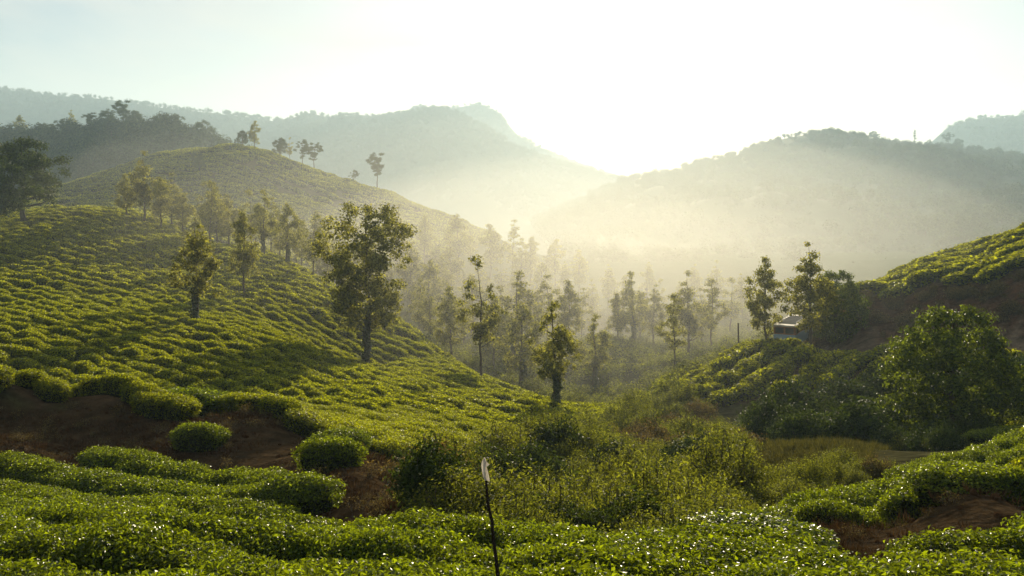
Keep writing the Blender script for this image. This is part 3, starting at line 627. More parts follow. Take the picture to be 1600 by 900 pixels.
G1 = 'silver oaks on the left tea slope'; G2 = 'hazy silver oaks in the valley'; G3 = 'trees on the ridge of the second hill'; G4 = 'trees along the dark wooded skyline at left'; G5 = 'trees along the skyline of the wooded hill at right'
def plant_trees():
    S = 'silver_oak'
    tree(S, 'great', 573, 75, 14.2, 'largest silver oak, broad crowned, standing alone in the middle of the tea slope', group=G1)
    tree(S, 'vine', 305, 69, 7.4, 'silver oak with a thick vine-wrapped trunk, lowest on the left tea slope', 0.95, G1, 0)
    tree(S, 'oak', 380, 88, 8.6, 'slender silver oak next uphill from the vine-wrapped one, bare lower trunk', 0.8, G1, 1)
    tree('broadleaf_tree', 'broad', 38, 140, 12.8, 'big dark round-crowned tree at the left edge on the slope crest', 1.0, None, 0)
    tree('broadleaf_tree', 'broad', -12, 132, 11.5, 'dark tree cut off by the left edge of the picture', 1.0, None, 1)
    tree(S, 'oak', 225, 141, 10.8, 'tallest silver oak of the dark clump on the left crest', 1.0, G1, 0)
    tree(S, 'oak', 250, 139, 8.0, 'silver oak at the right side of the dark crest clump', 0.95, G1, 2)
    tree(S, 'oak', 198, 143, 6.6, 'short silver oak at the left side of the dark crest clump', 1.1, G1, 3)
    tree(S, 'oak', 285, 140, 7.0, 'bushy silver oak just right of the dark crest clump', 1.1, G1, 4)
    tree(S, 'oak', 302, 118, 4.6, 'low young silver oak in front of the crest row', 1.2, G1, 1)
    tree(S, 'oak', 340, 136, 8.8, 'silver oak with an open crown midway along the crest row', 1.0, G1, 3)
    tree(S, 'oak', 374, 150, 7.0, 'pale silver oak behind the crest row, left of the paired trunks', 1.0, G1, 0)
    tree(S, 'vine', 411, 120, 8.4, 'silver oak with a dark sleeved trunk, left of the two paired trunks', 0.8, G1, 1)
    tree(S, 'vine', 450, 116, 8.2, 'silver oak with a dark sleeved trunk, right of the two paired trunks', 0.85, G1, 2)
    tree(S, 'oak', 436, 150, 8.8, 'tall hazy silver oak behind the paired trunks', 0.9, G1, 2)
    tree(S, 'slim', 490, 110, 7.6, 'narrow sunlit silver oak left of the largest tree', 1.2, G1, 0)
    tree(S, 'oak', 494, 152, 11.0, 'broad hazy silver oak high behind the narrow sunlit one', 1.15, G1, 4)
    tree(S, 'oak', 530, 140, 8.0, 'hazy silver oak half hidden behind the largest tree', 1.0, G1, 1)
    tree(S, 'cone', 626, 205, 15.5, 'tall pointed conifer-like tree in the haze right of the largest oak', 0.75, G2, 0)
    tree(S, 'oak', 662, 212, 13.0, 'hazy tree with ragged top, second right of the largest oak', 0.7, G2, 1)
    for px, Y, h, k, lab in ((718, 215, 15, 'oak', 'hazy silver oak below the fading ridge, leftmost of three tall ones'), (766, 218, 14, 'oak', 'hazy silver oak, middle of three tall ones below the fading ridge'),
                             (797, 222, 16, 'slim', 'slim tall silver oak, rightmost of three below the fading ridge'),
                             (640, 150, 12, 'oak', 'misty silver oak close behind the right of the largest tree'), (690, 165, 10, 'oak', 'misty silver oak above the slope edge'),
                             (655, 118, 8.0, 'slim', 'slim misty silver oak on the slope edge right of the largest tree'), (674, 112, 6.5, 'vine', 'small oak with a vine-bound trunk on the slope edge'),
                             (706, 100, 8.0, 'oak', 'silver oak leaning on the slope edge left of the tall slim one'), (725, 125, 8.5, 'slim', 'thin misty oak behind the slope edge'),
                             (750, 76, 10.2, 'slim', 'tall slim oak with a bare straight trunk on the slope edge'), (770, 104, 9.0, 'oak', 'misty oak just right of the tall slim one'),
                             (818, 92, 9.2, 'vine', 'oak with a dark thick vine-wrapped trunk beyond the slope edge'), (840, 140, 9, 'oak', 'pale oak behind the bushy oak in the hollow'),
                             (930, 98, 7.6, 'vine', 'oak with a vine-wrapped trunk beside the valley tea knoll'), (905, 150, 10, 'slim', 'faint slim oak above the valley tea knoll'),
                             (965, 128, 7.5, 'oak', 'pale oak standing on top of the valley tea knoll'), (1055, 96, 8.6, 'slim', 'slim sunlit oak at the foot of the terrace'),
                             (1000, 160, 9, 'oak', 'faint oak beyond the tea knoll'), (1030, 190, 10, 'slim', 'very faint slim oak far along the valley'), (1095, 150, 9.5, 'oak', 'faint oak left of the roadside post'),
                             (830, 230, 13, 'oak', 'upper tree faint in the bright mist'), (868, 240, 13, 'oak', 'second upper tree faint in the bright mist'), (905, 235, 12, 'oak', 'round faint tree in the bright mist'),
                             (950, 220, 11, 'oak', 'low faint tree in the bright mist'), (1120, 210, 11, 'oak', 'faint tree in the mist behind the roadside post'), (800, 180, 10, 'oak', 'misty oak in the shade below the fading ridge'),
                             (745, 180, 10, 'slim', 'misty slim oak below the fading ridge'), (870, 185, 9, 'oak', 'misty oak deep in the valley'), (1160, 190, 9, 'oak', 'misty oak beyond the terrace end')):
        tree(S, k, px, Y, h, lab, 1.0, G2)
    band = []; rngb = np.random.default_rng(45)
    for px, Y in ((268, 150), (318, 152), (328, 132), (358, 142), (392, 138), (398, 160), (425, 140), (462, 142), (472, 128), (512, 132), (520, 160), (548, 128), (555, 150), (470, 170), (350, 172)):
        tree(S, ('oak', 'slim', 'oak')[int(rngb.integers(3))], px, Y, rngb.uniform(7.0, 10.0), 'x', rngb.uniform(0.85, 1.1), G1)
        band.append((bpy.data.objects[LAST[0]], 'slender silver oak filling the tree band behind the left slope', px))
    label_bins(band)
    stand = []
    rngs = np.random.default_rng(44)
    for px, Y in ((600, 150), (668, 140), (700, 135), (738, 142), (785, 128), (805, 118), (852, 130), (888, 125), (990, 135), (1020, 140), (1075, 125), (1110, 130), (640, 190), (680, 205), (705, 185), (735, 230), (782, 200), (815, 215), (848, 200), (885, 222), (925, 195), (975, 205), (1010, 225), (1060, 200), (1085, 215), (1140, 160)):
        tree(S, ('oak', 'slim', 'oak', 'vine')[int(rngs.integers(4))], px, Y, rngs.uniform(7.5, 11.5), 'x', rngs.uniform(0.85, 1.2), G2)
        stand.append((bpy.data.objects[LAST[0]], 'hazy oak in the stand beyond the slope edge' if Y < 160 else 'faint oak in the mist deep in the valley', px))
    label_bins(stand)
    tree(S, 'vine', 870, 58.5, 6.6, 'bushy oak with a very thick leafy trunk at the edge of the scrub hollow', 1.0, G2, 1)
    tree(S, 'oak', 1195, 83, 8.8, 'sunlit silver oak with a thin trunk beside the bus', 0.85, None, 2)
    tree(S, 'oak', 1266, 80, 9.8, 'open-crowned roadside tree in front of the bus', 0.95, None, 4)
    tree('broadleaf_tree', 'round', 1306, 85, 6.2, 'dense green tree against the left end of the cut bank', 0.9, None)
    tree('broadleaf_tree', 'round', 1490, 42, 6.0, 'bushy round tree with bright leaf tips below the cut bank', 1.0, None)
    for px, Y, h, k, lab in ((378, 348, 7, 'broad', 'squat tree left of the tall one on the second hill crest'), (398, 347, 12, 'oak', 'tall tree on the crest of the second hill'), (437, 345, 8.5, 'broad', 'low bushy tree on the second hill ridge'),
                             (453, 344, 10, 'slim', 'narrow tree on the second hill ridge, left of the pair'), (473, 343, 11, 'umbrella', 'left tree of the flat-topped pair on the second hill ridge'), (491, 342, 11.5, 'umbrella', 'right tree of the flat-topped pair on the second hill ridge'),
                             (553, 335, 6, 'umbrella', 'small tree low on the second hill ridge'), (589, 331, 14.5, 'umbrella', 'lone spreading tree low on the second hill ridge'), (312, 300, 7, 'broad', 'round tree on the face of the second hill')):
        tree('ridge_tree', k, px, Y, h, lab, 0.85, G3)
    def on(name, px, t=0.0):
        P = RIDGES[name]; row = P[np.argmin(np.abs(P[:, 0, 1] - P[:, 0, 1])) if False else (70 if t == 0 else int(70 + t * 70))]
        i = int(np.argmin(np.abs(800 + F * row[:, 0] / row[:, 1] - px))); return row[i]
    for px, h, k, lab in ((-5, 14, 'oak', 'tree cut by the left edge on the dark skyline'), (33, 15, 'oak', 'feathery tree behind the big dark edge tree'), (62, 10, 'broad', 'round tree on the dark skyline right of the feathery one'), (82, 8, 'broad', 'small round tree on the dark skyline'),
                          (98, 11, 'umbrella', 'dome-shaped tree on the dark skyline'), (113, 15, 'slim', 'thin open tree on the dark skyline'), (143, 13, 'umbrella', 'flat-headed tree on the dark skyline left of the big mound'),
                          (170, 13, 'broad', 'broad tree at the left of the big mound of foliage'), (192, 18, 'umbrella', 'tallest umbrella-topped tree on the dark skyline'), (212, 12, 'broad', 'tree sloping off the right of the big mound'),
                          (240, 9, 'broad', 'rounded tree between the mound and the wide dark tree'), (258, 12, 'broad', 'wide dark tree on the skyline'), (275, 12, 'umbrella', 'spreading tree joined to the wide dark skyline tree'), (318, 13, 'broad', 'dark tree at the right end of the wooded skyline'), (340, 7, 'broad', 'last small tree at the end of the wooded skyline')):
        p = on('forest_hill', px); tree('skyline_tree', k, px, p[1], h, lab, 1.0, G4, z=p[2] - 1)
    for px, h, k, lab in ((1163, 6, 'umbrella', 'pair-crowned tree left of the bald hilltop'), (1190, 5, 'umbrella', 'small tree on the rise to the bald hilltop'), (1237, 4, 'umbrella', 'tiny tree on top of the bald hilltop'), (1365, 12, 'broad', 'round-headed tree right of the bald hilltop'),
                          (1400, 8, 'broad', 'round tree left of the spire-like tree'), (1430, 16, 'column', 'spire-like narrow tree rising above the hill skyline'), (1452, 7, 'umbrella', 'flat tree right of the spire-like tree'), (1482, 13, 'umbrella', 'tall spreading tree on the right skyline'),
                          (1498, 10, 'broad', 'tree leaning beside the tall spreading one'), (1520, 7, 'umbrella', 'open small tree on the right skyline'), (1555, 6, 'broad', 'bush-like tree where the hill starts to fall')):
        p = on('wooded_hill', px); tree('skyline_tree', k, px, p[1], h * 1.6, lab, 1.0, G5, z=p[2] - 1)
plant_trees()

# forests that read as one mass
def blob(seed, n=420, r=4.0, L=0.9):
    rng = np.random.default_rng(seed); nl = 9
    cs = rng.normal(0, 0.42, (nl, 3)) * r * [1, 1, 0.55] + [0, 0, r * 0.9]; k = rng.integers(0, nl, n)
    o = rng.normal(size=(n, 3)); o /= np.linalg.norm(o, axis=1)[:, None]; o = o * r * 0.5 * rng.random(n)[:, None] ** 0.4
    C = cs[k] + o; Ls = L * rng.uniform(.6, 1.3, n); V, T = leaves(C, o + [0, 0, 0.4 * r] + rng.normal(size=(n, 3)) * 0.8, Ls, Ls * .6, rng, .2)
    Vt, Tt = tube([(0, 0, -1), (0, 0, r * 0.8)], [0.25, 0.12], 5)
    a, b = merge([(V, T), (Vt, Tt)]); return a, b, np.concatenate([np.zeros(len(T), int), np.ones(len(Tt), int)])
def forest(name, rname, n, seed, smin, smax, label, rows_=(0, 76)):
    rng = np.random.default_rng(seed); P = RIDGES[rname][rows_[0]:rows_[1]]
    i = rng.integers(0, P.shape[0] - 1, n); j = rng.integers(0, P.shape[1] - 1, n); u, v = rng.random((2, n, 1))
    Q = P[i, j] * (1 - u) * (1 - v) + P[i + 1, j] * u * (1 - v) + P[i, j + 1] * (1 - u) * v + P[i + 1, j + 1] * u * v
    keep = (vnoise(Q[:, 0], Q[:, 1], 45, seed) > -0.45) | (rng.random(n) < 0.3)
    pxq = 800 + F * Q[:, 0] / Q[:, 1]; keep &= (pxq > -150) & (pxq < 1750); Q = Q[keep]; n = len(Q)
    s = rng.uniform(smin, smax, n) ** 1.0
    scatter(name, [blob(seed + k) for k in range(5)], Q, np.stack([np.zeros(n), np.zeros(n), rng.uniform(0, 6.28, n)], 1), np.stack([s, s, s * rng.uniform(0.75, 1.25, n)], 1), [M_FOREST, M_BARK], label=label, cat='forest')
forest('forest', 'forest_hill', 2600, 61, 0.7, 1.5, 'dark forest covering the shaded hill at upper left')
forest('forest', 'wooded_hill', 11000, 71, 0.6, 1.6, 'mixed woodland and scrub covering the hazy hill at right')
forest('forest', 'mountain', 9000, 81, 0.8, 1.7, 'woods covering the blue mountain in the middle', (20, 76))
forest('forest', 'mountain31', 2500, 84, 0.9, 1.8, 'faint woods on the pale peak behind the middle mountain', (40, 76))
forest('forest', 'mountain41', 5000, 87, 0.8, 1.7, 'faint woods on the long mountain ridge at upper left', (35, 76))
forest('forest', 'mountain51', 3000, 90, 0.8, 1.7, 'faint woods on the far mountain at the right edge', (35, 76))

# ------------------------------------------------------------------ scrub in the hollow
def shrub_geo(seed, h, w, nst, nl, L, leaning=0.5):
    rng = np.random.default_rng(seed); wood = []; C = []
    for s in range(nst):
        a = rng.uniform(0, 6.28); rr = w * 0.5 * math.sqrt(rng.random()); hh = h * rng.uniform(0.68, 1.0) * (1 - 0.5 * (rr / (w * 0.5)) ** 2)
        top = np.array([rr * math.cos(a), rr * math.sin(a), hh]); base = np.array([top[0] * 0.25, top[1] * 0.25, -0.1])
        k = np.linspace(0, 1, 4); pts = base + (top - base) * k[:, None] + rng.normal(0, 0.05 * h, (4, 3)) * (k * (1 - k))[:, None] * 3
        wood.append(tube(pts, 0.016 * (1 - 0.7 * k) * (h / 1.5) + 0.004, 3))
        m = nl // nst; kk = rng.uniform(0.2, 1.02, m) ** 0.75
        P = np.stack([np.interp(kk, k, pts[:, j]) for j in range(3)], 1) + rng.normal(0, 1, (m, 3)) * (0.04 + 0.10 * w * (1.25 - 0.7 * kk))[:, None] * [1, 1, 0.75]
        C.append(P)
    C = np.concatenate(C); C[:, 2] = np.abs(C[:, 2]); n = len(C)
    N = C * [0.6, 0.6, 0.2] + rng.normal(size=(n, 3)) * 0.7 + [0, 0, 0.4]; Ls = L * rng.uniform(.6, 1.3, n)
    V, T = leaves(C, N, Ls, Ls * 0.42, rng, .25); Vw, Tw = merge(wood)
    a, b = merge([(V, T), (Vw, Tw)]); return a, b, np.concatenate([np.zeros(len(T), int), np.ones(len(Tw), int)])
def plant_scrub():
    rng = np.random.default_rng(17)
    var = [('green', M_SHRUB, shrub_geo(400, 1.5, 2.0, 38, 7000, 0.078)), ('green', M_SHRUB, shrub_geo(401, 1.9, 1.7, 34, 6500, 0.085)), ('green', M_SHRUB, shrub_geo(402, 1.2, 2.2, 44, 7000, 0.072)),
           ('brown', M_DRYLEAF, shrub_geo(403, 1.3, 1.7, 34, 3000, 0.09)), ('brown', M_DRYLEAF, shrub_geo(404, 1.0, 1.8, 30, 2600, 0.10)), ('dark', M_THICKET, shrub_geo(405, 2.2, 2.6, 40, 7000, 0.19)), ('dark', M_THICKET, shrub_geo(406, 2.0, 2.9, 44, 7000, 0.18))]
    meshes = [(c, new_mesh('shrub', v, t, [m, M_BARK], mi)) for c, m, (v, t, mi) in var]
    lab = {'green': 'leafy green shrub in the overgrown scrub hollow', 'brown': 'dry brownish shrub in the overgrown scrub hollow', 'dark': 'dark dense shrub in the shaded thicket below the terrace'}
    items = []
    def put(px, Y, kind, s, label=None):
        c = [i for i, q in enumerate(meshes) if q[0] == kind]; i = c[int(rng.integers(len(c)))]; x, y, z = at(px, Y)
        o = obj('shrub', meshes[i][1], loc=(x, y, z - 0.05)); o.rotation_euler = (0, 0, rng.uniform(0, 6.28)); o.scale = (s * rng.uniform(.9, 1.15), s * rng.uniform(.9, 1.15), s * rng.uniform(.8, 1.15))
        tag(o, label or lab[kind], 'shrub', kind + ' shrubs')
        w = {'green': 'leafy green', 'brown': 'dry brown', 'dark': 'dark dense'}[kind] + ' shrub '
        if label: w = label
        elif kind == 'dark': w += ('deep in the thicket' if Y > 52 else 'amid the thicket' if Y > 44 else 'fronting the thicket') + spot(px, ((1260, ', left end'), (1340, ', behind the clearing'), (1400, ', left of the round tree'), (1470, ', under the round tree'), (1540, ', by the round tree trunk'), (9999, ', right of the round tree')))
        else: w += ('fringing the near tea' if Y < 16.5 else 'just behind the near tea' if Y < 20 else 'in the front of the hollow' if Y < 25 else 'in the middle of the hollow' if Y < 33 else 'in the back of the hollow' if Y < 44 else 'at the hollow mouth') + spot(px, ((720, ', left of the stake'), (800, ', behind the stake'), (880, ', right of the stake'), (960, ', left of centre'), (1040, ', centre'), (1120, ', right of centre'), (1200, ', near the clearing'), (9999, ', by the right-hand slope')))
        items.append((o, w, px))
    Z_SCRUB = [(650, 14.8), (700, 14.2), (900, 13.6), (1100, 14.2), (1170, 18), (1290, 21), (1400, 26), (1350, 28), (1180, 30), (1150, 40), (1180, 50), (1080, 62), (1000, 60), (960, 52), (840, 40), (750, 31), (670, 25), (640, 19)]
    xs, ys = [], []
    for _try in range(2600):
        if len(xs) >= 215: break
        Y = math.exp(rng.uniform(math.log(14), math.log(62))); px = rng.uniform(640, 1400)
        if not inpoly(np.array([px]), np.array([Y]), Z_SCRUB)[0]: continue
        x = (px - 800) / F * Y
        if any((x - a) ** 2 + (Y - b) ** 2 < (0.85 + Y * 0.012) ** 2 for a, b in zip(xs, ys)): continue
        xs.append(x); ys.append(Y)
        dry = vnoise(np.array([x]), np.array([Y]), 7, 3)[0] > 0.3
        put(px, Y, 'brown' if dry and rng.random() < .75 else 'green', rng.uniform(0.7, 1.15) * (0.85 if Y < 18 else 1.15) * (0.5 if px > 1150 and 19 < Y < 34 else 1))
    # thicket under the terrace, around the clearing and behind the round tree
    Z_THICK = [(1180, 46), (1300, 41), (1400, 37), (1480, 34), (1640, 36), (1640, 58), (1400, 60), (1290, 57), (1230, 53), (1175, 52)]
    k = 0; n0 = len(xs)
    for _try in range(1200):
        if k >= 75: break
        Y = rng.uniform(34, 61); px = rng.uniform(1170, 1640)
        if not inpoly(np.array([px]), np.array([Y]), Z_THICK)[0] or inpoly(np.array([px]), np.array([Y]), Z_NOOK)[0]: continue
        x = (px - 800) / F * Y
        if any((x - a) ** 2 + (Y - b) ** 2 < 1.5 ** 2 for a, b in zip(xs[n0:], ys[n0:])): continue
        xs.append(x); ys.append(Y); k += 1; put(px, Y, 'dark', rng.uniform(0.8, 1.25) * (0.5 if px > 1370 and Y < 44 else 1))
    put(1230, 52, 'dark', 1.6, 'tall rounded dark shrub at the left of the thicket'); put(1120, 47, 'brown', 1.3, 'round brown shrub at the mouth of the hollow'); put(1160, 40, 'brown', 1.2, 'round dry shrub beside the grassy clearing')
    for px, Y, s in ((960, 72, 1.9), (930, 76, 1.6), (1000, 74, 1.8), (1030, 70, 1.4), (900, 74, 1.3), (860, 80, 1.5), (830, 88, 1.6), (1060, 78, 1.5), (790, 92, 1.5), (730, 98, 1.4), (690, 108, 1.5)):
        put(px, Y, 'green', s, 'pale hazy bush behind the edge of the tea slope')
    for px, Y, s in ((1330, 86, 1.5), (1370, 84.5, 1.3), (1420, 83, 1.4), (1470, 81.5, 1.2), (1530, 79, 1.4), (1580, 78, 1.2), (1350, 88, 1.2), (1395, 86, 1.1), (1445, 85, 1.1), (1500, 83, 1.2), (1560, 81, 1.1)):
        put(px, Y, 'brown', s, 'dry brownish bush growing on the cut bank above the road')
    for px, Y, s_ in ((668, 16.2, .55), (705, 17.2, .6), (748, 15.6, .5), (800, 16.6, .62), (845, 15.4, .5), (890, 15.9, .6), (935, 15.2, .5), (985, 16.1, .62), (1030, 15.3, .5), (1078, 16.4, .58)):
        put(px, Y, 'dark', s_, 'dark rounded shrub lining the near edge of the scrub hollow')
    for px, Y, s_ in ((770, 27, .95), (840, 29, 1.0), (905, 24, .8), (960, 33, 1.0), (1040, 27, .85), (1090, 35, .95), (1000, 21, .7), (870, 36, .9)):
        put(px, Y, 'dark', s_, 'dark rounded shrub standing among the paler scrub of the hollow')
    label_bins(items)
    # weeds and grasses between the shrubs, on the path, on the clearing
    def tuft(seed, n, L, h):
        r = np.random.default_rng(seed); a = r.uniform(0, 6.28, n); rr = 0.28 * np.sqrt(r.random(n)); C = np.stack([rr * np.cos(a), rr * np.sin(a), r.uniform(0.2, 0.6, n) * h], 1)
        N = np.stack([np.cos(a + 1.5), np.sin(a + 1.5), r.normal(0, .25, n)], 1); ax = np.stack([np.cos(a) * .4, np.sin(a) * .4, np.ones(n)], 1) + r.normal(0, .2, (n, 3)); ax /= np.linalg.norm(ax, axis=1)[:, None]
        b = np.cross(ax, N); b /= np.linalg.norm(b, axis=1)[:, None]; l_ = L * r.uniform(.5, 1.2, n)[:, None]; base = C * [1, 1, 0]
        V = np.stack([base - b * 0.008, base + b * 0.008, base + ax * l_], 1).reshape(-1, 3); T = np.arange(3 * n).reshape(-1, 3)
        return V, T, np.zeros(n, int)
    def spread(name, polys, dens, protos, mats, label, cat, smin, smax):
        P = []
        for poly in polys:
            A = np.array(poly); X = (A[:, 0] - 800) / F * A[:, 1]; n = int(dens * (X.max() - X.min()) * (A[:, 1].max() - A[:, 1].min()))
            x = rng.uniform(X.min(), X.max(), n); y = rng.uniform(A[:, 1].min(), A[:, 1].max(), n); px = 800 + F * x / y
            k = inpoly(px, y, poly) & (px > -150) & (px < 1750); P.append(np.stack([x[k], y[k]], 1))
        P = np.concatenate(P); z = ground(P[:, 0], P[:, 1]); n = len(P); s = rng.uniform(smin, smax, n)
        k = vnoise(P[:, 0], P[:, 1], 1.6, 9) + rng.normal(0, .4, n) > -0.15
        scatter(name, protos, np.column_stack([P, z])[k], np.stack([rng.normal(0, .15, n), rng.normal(0, .15, n), rng.uniform(0, 6.28, n)], 1)[k], np.repeat(s[:, None], 3, 1)[k], mats, label=label, cat=cat)
    spread('undergrowth', [Z_SCRUB, Z_THICK], 3.0, [shrub_geo(500 + k, 0.7, 0.9, 14, 800, 0.066) for k in range(4)], [M_SHRUB, M_BARK], 'tangled weeds filling the scrub hollow between the shrubs', 'undergrowth', 0.5, 1.0)
    spread('undergrowth', [[(560, 128), (640, 108), (760, 88), (900, 72), (960, 60), (1060, 62), (1080, 76), (1150, 88), (1250, 100), (1250, 215), (700, 215), (560, 150)]], 0.35, [shrub_geo(510 + k, 1.1, 1.6, 14, 500, 0.16) for k in range(4)], [M_SHRUB, M_BARK], 'hazy bushes and weeds covering the valley floor under the trees', 'undergrowth', 0.7, 1.9)
    spread('dry_grass', [Z_PATH, Z_BARE], 14.0, [tuft(520 + k, 46, 0.13, 0.2) for k in range(4)], [M_DRYGRASS], 'thin dry brown grass over the earth path and bare patches', 'grass', 0.5, 1.3)
    spread('grass', [Z_GRASS], 14.0, [tuft(530 + k, 60, 0.24, 0.2) for k in range(4)], [M_GRASS], 'olive grass on the clearing beside the thicket', 'grass', 0.6, 1.4)
    spread('dry_scrub', [Z_BANK], 1.1, [shrub_geo(540 + k, 0.8, 1.1, 10, 420, 0.13) for k in range(3)], [M_DRYLEAF, M_BARK], 'dry brown scrub clinging to the cut bank above the road', 'scrub', 0.5, 1.3)
    spread('weeds', [Z_PATH, Z_BARE], 1.6, [shrub_geo(560 + k, 0.45, 0.7, 9, 320, 0.05) for k in range(4)], [M_DRYLEAF, M_BARK], 'low weeds and dry stalks dotted over the earth path', 'weeds', 0.3, 0.9)
    def clod(seed):
        r = np.random.default_rng(seed); V = []; T = []; nt, nq = 6, 4
        for i in range(nq):
            for k in range(nt):
                a = 6.283 * k / nt; f = math.sin(math.pi * (i + 0.5) / nq) * r.uniform(0.75, 1.2); V.append((f * math.cos(a) * 0.06, f * math.sin(a) * 0.05, 0.045 * math.cos(math.pi * (i + 0.5) / nq) * r.uniform(.8, 1.2)))
        for i in range(nq - 1):
            for k in range(nt): a, b = i * nt + k, i * nt + (k + 1) % nt; T += [(a, a + nt, b + nt), (a, b + nt, b)]
        T += [(0, k, k + 1) for k in range(1, nt - 1)]
        return np.array(V), np.array(T), np.zeros(len(T), int)
    spread('soil_clods', [Z_PATH, Z_BARE], 16.0, [clod(550 + k) for k in range(5)], [plain_mat('clod_soil', (0.030, 0.016, 0.007), (0.075, 0.040, 0.018), 9.0, 1.0, 0.5, 0.0)], 'clods and small stones strewn over the earth path', 'soil', 0.3, 1.7)
plant_scrub()

# ------------------------------------------------------------------ bus on the hill road
def box(x0, x1, y0, y1, z0, z1, bev=0.0):
    import bmesh
    bm = bmesh.new(); bmesh.ops.create_cube(bm, size=1)
    for v in bm.verts: v.co = ((x0 + x1) / 2 + v.co.x * (x1 - x0), (y0 + y1) / 2 + v.co.y * (y1 - y0), (z0 + z1) / 2 + v.co.z * (z1 - z0))
    if bev: bmesh.ops.bevel(bm, geom=bm.edges[:], offset=bev, segments=3, affect='EDGES')
    return bm
def bmobj(name, bms, m, parent, smooth=False):
    import bmesh
    me = bpy.data.meshes.new(name); out = bmesh.new()
    for b in bms if isinstance(bms, list) else [bms]:
        t = bpy.data.meshes.new('t'); b.to_mesh(t); out.from_mesh(t); bpy.data.meshes.remove(t); b.free()
    out.to_mesh(me); out.free(); me.materials.append(m); return obj(name, me, parent)
def simple(name, c, rough=0.5, metal=0.0):
    m, n, l, out = mat(name); p = n.new('ShaderNodeBsdfPrincipled'); no = n.new('ShaderNodeTexNoise'); no.inputs['Scale'].default_value = 4; no.inputs['Detail'].default_value = 6
    rp = n.new('ShaderNodeMixRGB'); rp.inputs[1].default_value = (*[q * 0.75 for q in c], 1); rp.inputs[2].default_value = (*[min(1, q * 1.15) for q in c], 1)
    l.new(no.outputs['Fac'], rp.inputs[0]); l.new(rp.outputs[0], p.inputs['Base Color']); p.inputs['Roughness'].default_value = rough; p.inputs['Metallic'].default_value = metal; l.new(p.outputs[0], out.inputs['Surface']); return m
def cyl(c, axis, r, w, n=20):
    import bmesh
    bm = bmesh.new(); bmesh.ops.create_cone(bm, cap_ends=True, segments=n, radius1=r, radius2=r, depth=w)
    q = Vector((0, 0, 1)).rotation_difference(Vector(axis)).to_matrix().to_4x4(); bmesh.ops.transform(bm, matrix=Matrix.Translation(c) @ q, verts=bm.verts); return bm
def build_bus():
    blue, cream, glass, dark, rub, red, rim = simple('bus_blue_paint', (0.24, 0.36, 0.44), 0.45), simple('bus_cream_paint', (0.7, 0.62, 0.48), 0.5), simple('bus_glass', (0.03, 0.04, 0.045), 0.08), simple('bus_trim', (0.3, 0.13, 0.05), 0.5), simple('rubber', (0.02, 0.02, 0.02), 0.8), simple('tail_lamp', (0.5, 0.03, 0.02), 0.3), simple('wheel_steel', (0.35, 0.35, 0.35), 0.5)
    x, y, z = at(1226, 81.5); z += 0.5
    e = obj('bus', None, loc=(x, y, z)); e.scale = (0.88, 0.88, 0.88); e.rotation_euler = (0, math.radians(-3), math.radians(58)); tag(e, 'pale blue bus with a light roof on the hill road, half behind a tree', 'bus')
    bd = bmobj('body', box(0, 7.2, -1.15, 1.15, 0.45, 1.62, 0.06), blue, e)
    bmobj('window_band', box(0.04, 7.16, -1.12, 1.12, 1.62, 2.45), dark, e)
    rf = bmobj('roof', box(-0.08, 7.25, -1.22, 1.22, 2.45, 2.62, 0.07), cream, e)
    bmobj('luggage_rack', [box(1.2, 5.5, s * 0.9 - 0.02, s * 0.9 + 0.02, 2.76, 2.80) for s in (-1, 1)] + [box(1.2 + k * 0.86 - 0.02, 1.2 + k * 0.86 + 0.02, -0.9, 0.9, 2.62, 2.755) for k in range(6)], rim, rf)
    for s in (-1, 1):
        for k in range(6): bmobj('window', box(0.30 + k * 1.13, 1.22 + k * 1.13, s * 1.12 - 0.02, s * 1.12 + 0.02, 1.72, 2.35), glass, e)
    for k in (-1, 1): bmobj('rear_window', box(0.0, 0.06, k * 0.52 - 0.42, k * 0.52 + 0.42, 1.75, 2.35), glass, e)
    bmobj('windscreen', box(7.14, 7.2, -0.98, 0.98, 1.70, 2.36), glass, e)
    bmobj('bumper', box(-0.1, 0.04, -1.1, 1.1, 0.42, 0.58, 0.03), rim, e)
    for s in (-1, 1):
        bmobj('tail_light', box(-0.03, 0.03, s * 0.98 - 0.09, s * 0.98 + 0.09, 0.85, 1.12), red, e)
        for X in (1.6, 5.6):
            w = bmobj('wheel', cyl((X, s * 1.03, 0.45), (0, 1, 0), 0.45, 0.26), rub, e); bmobj('rim', cyl((X, s * 1.16, 0.45), (0, 1, 0), 0.24, 0.04), rim, w)
build_bus()

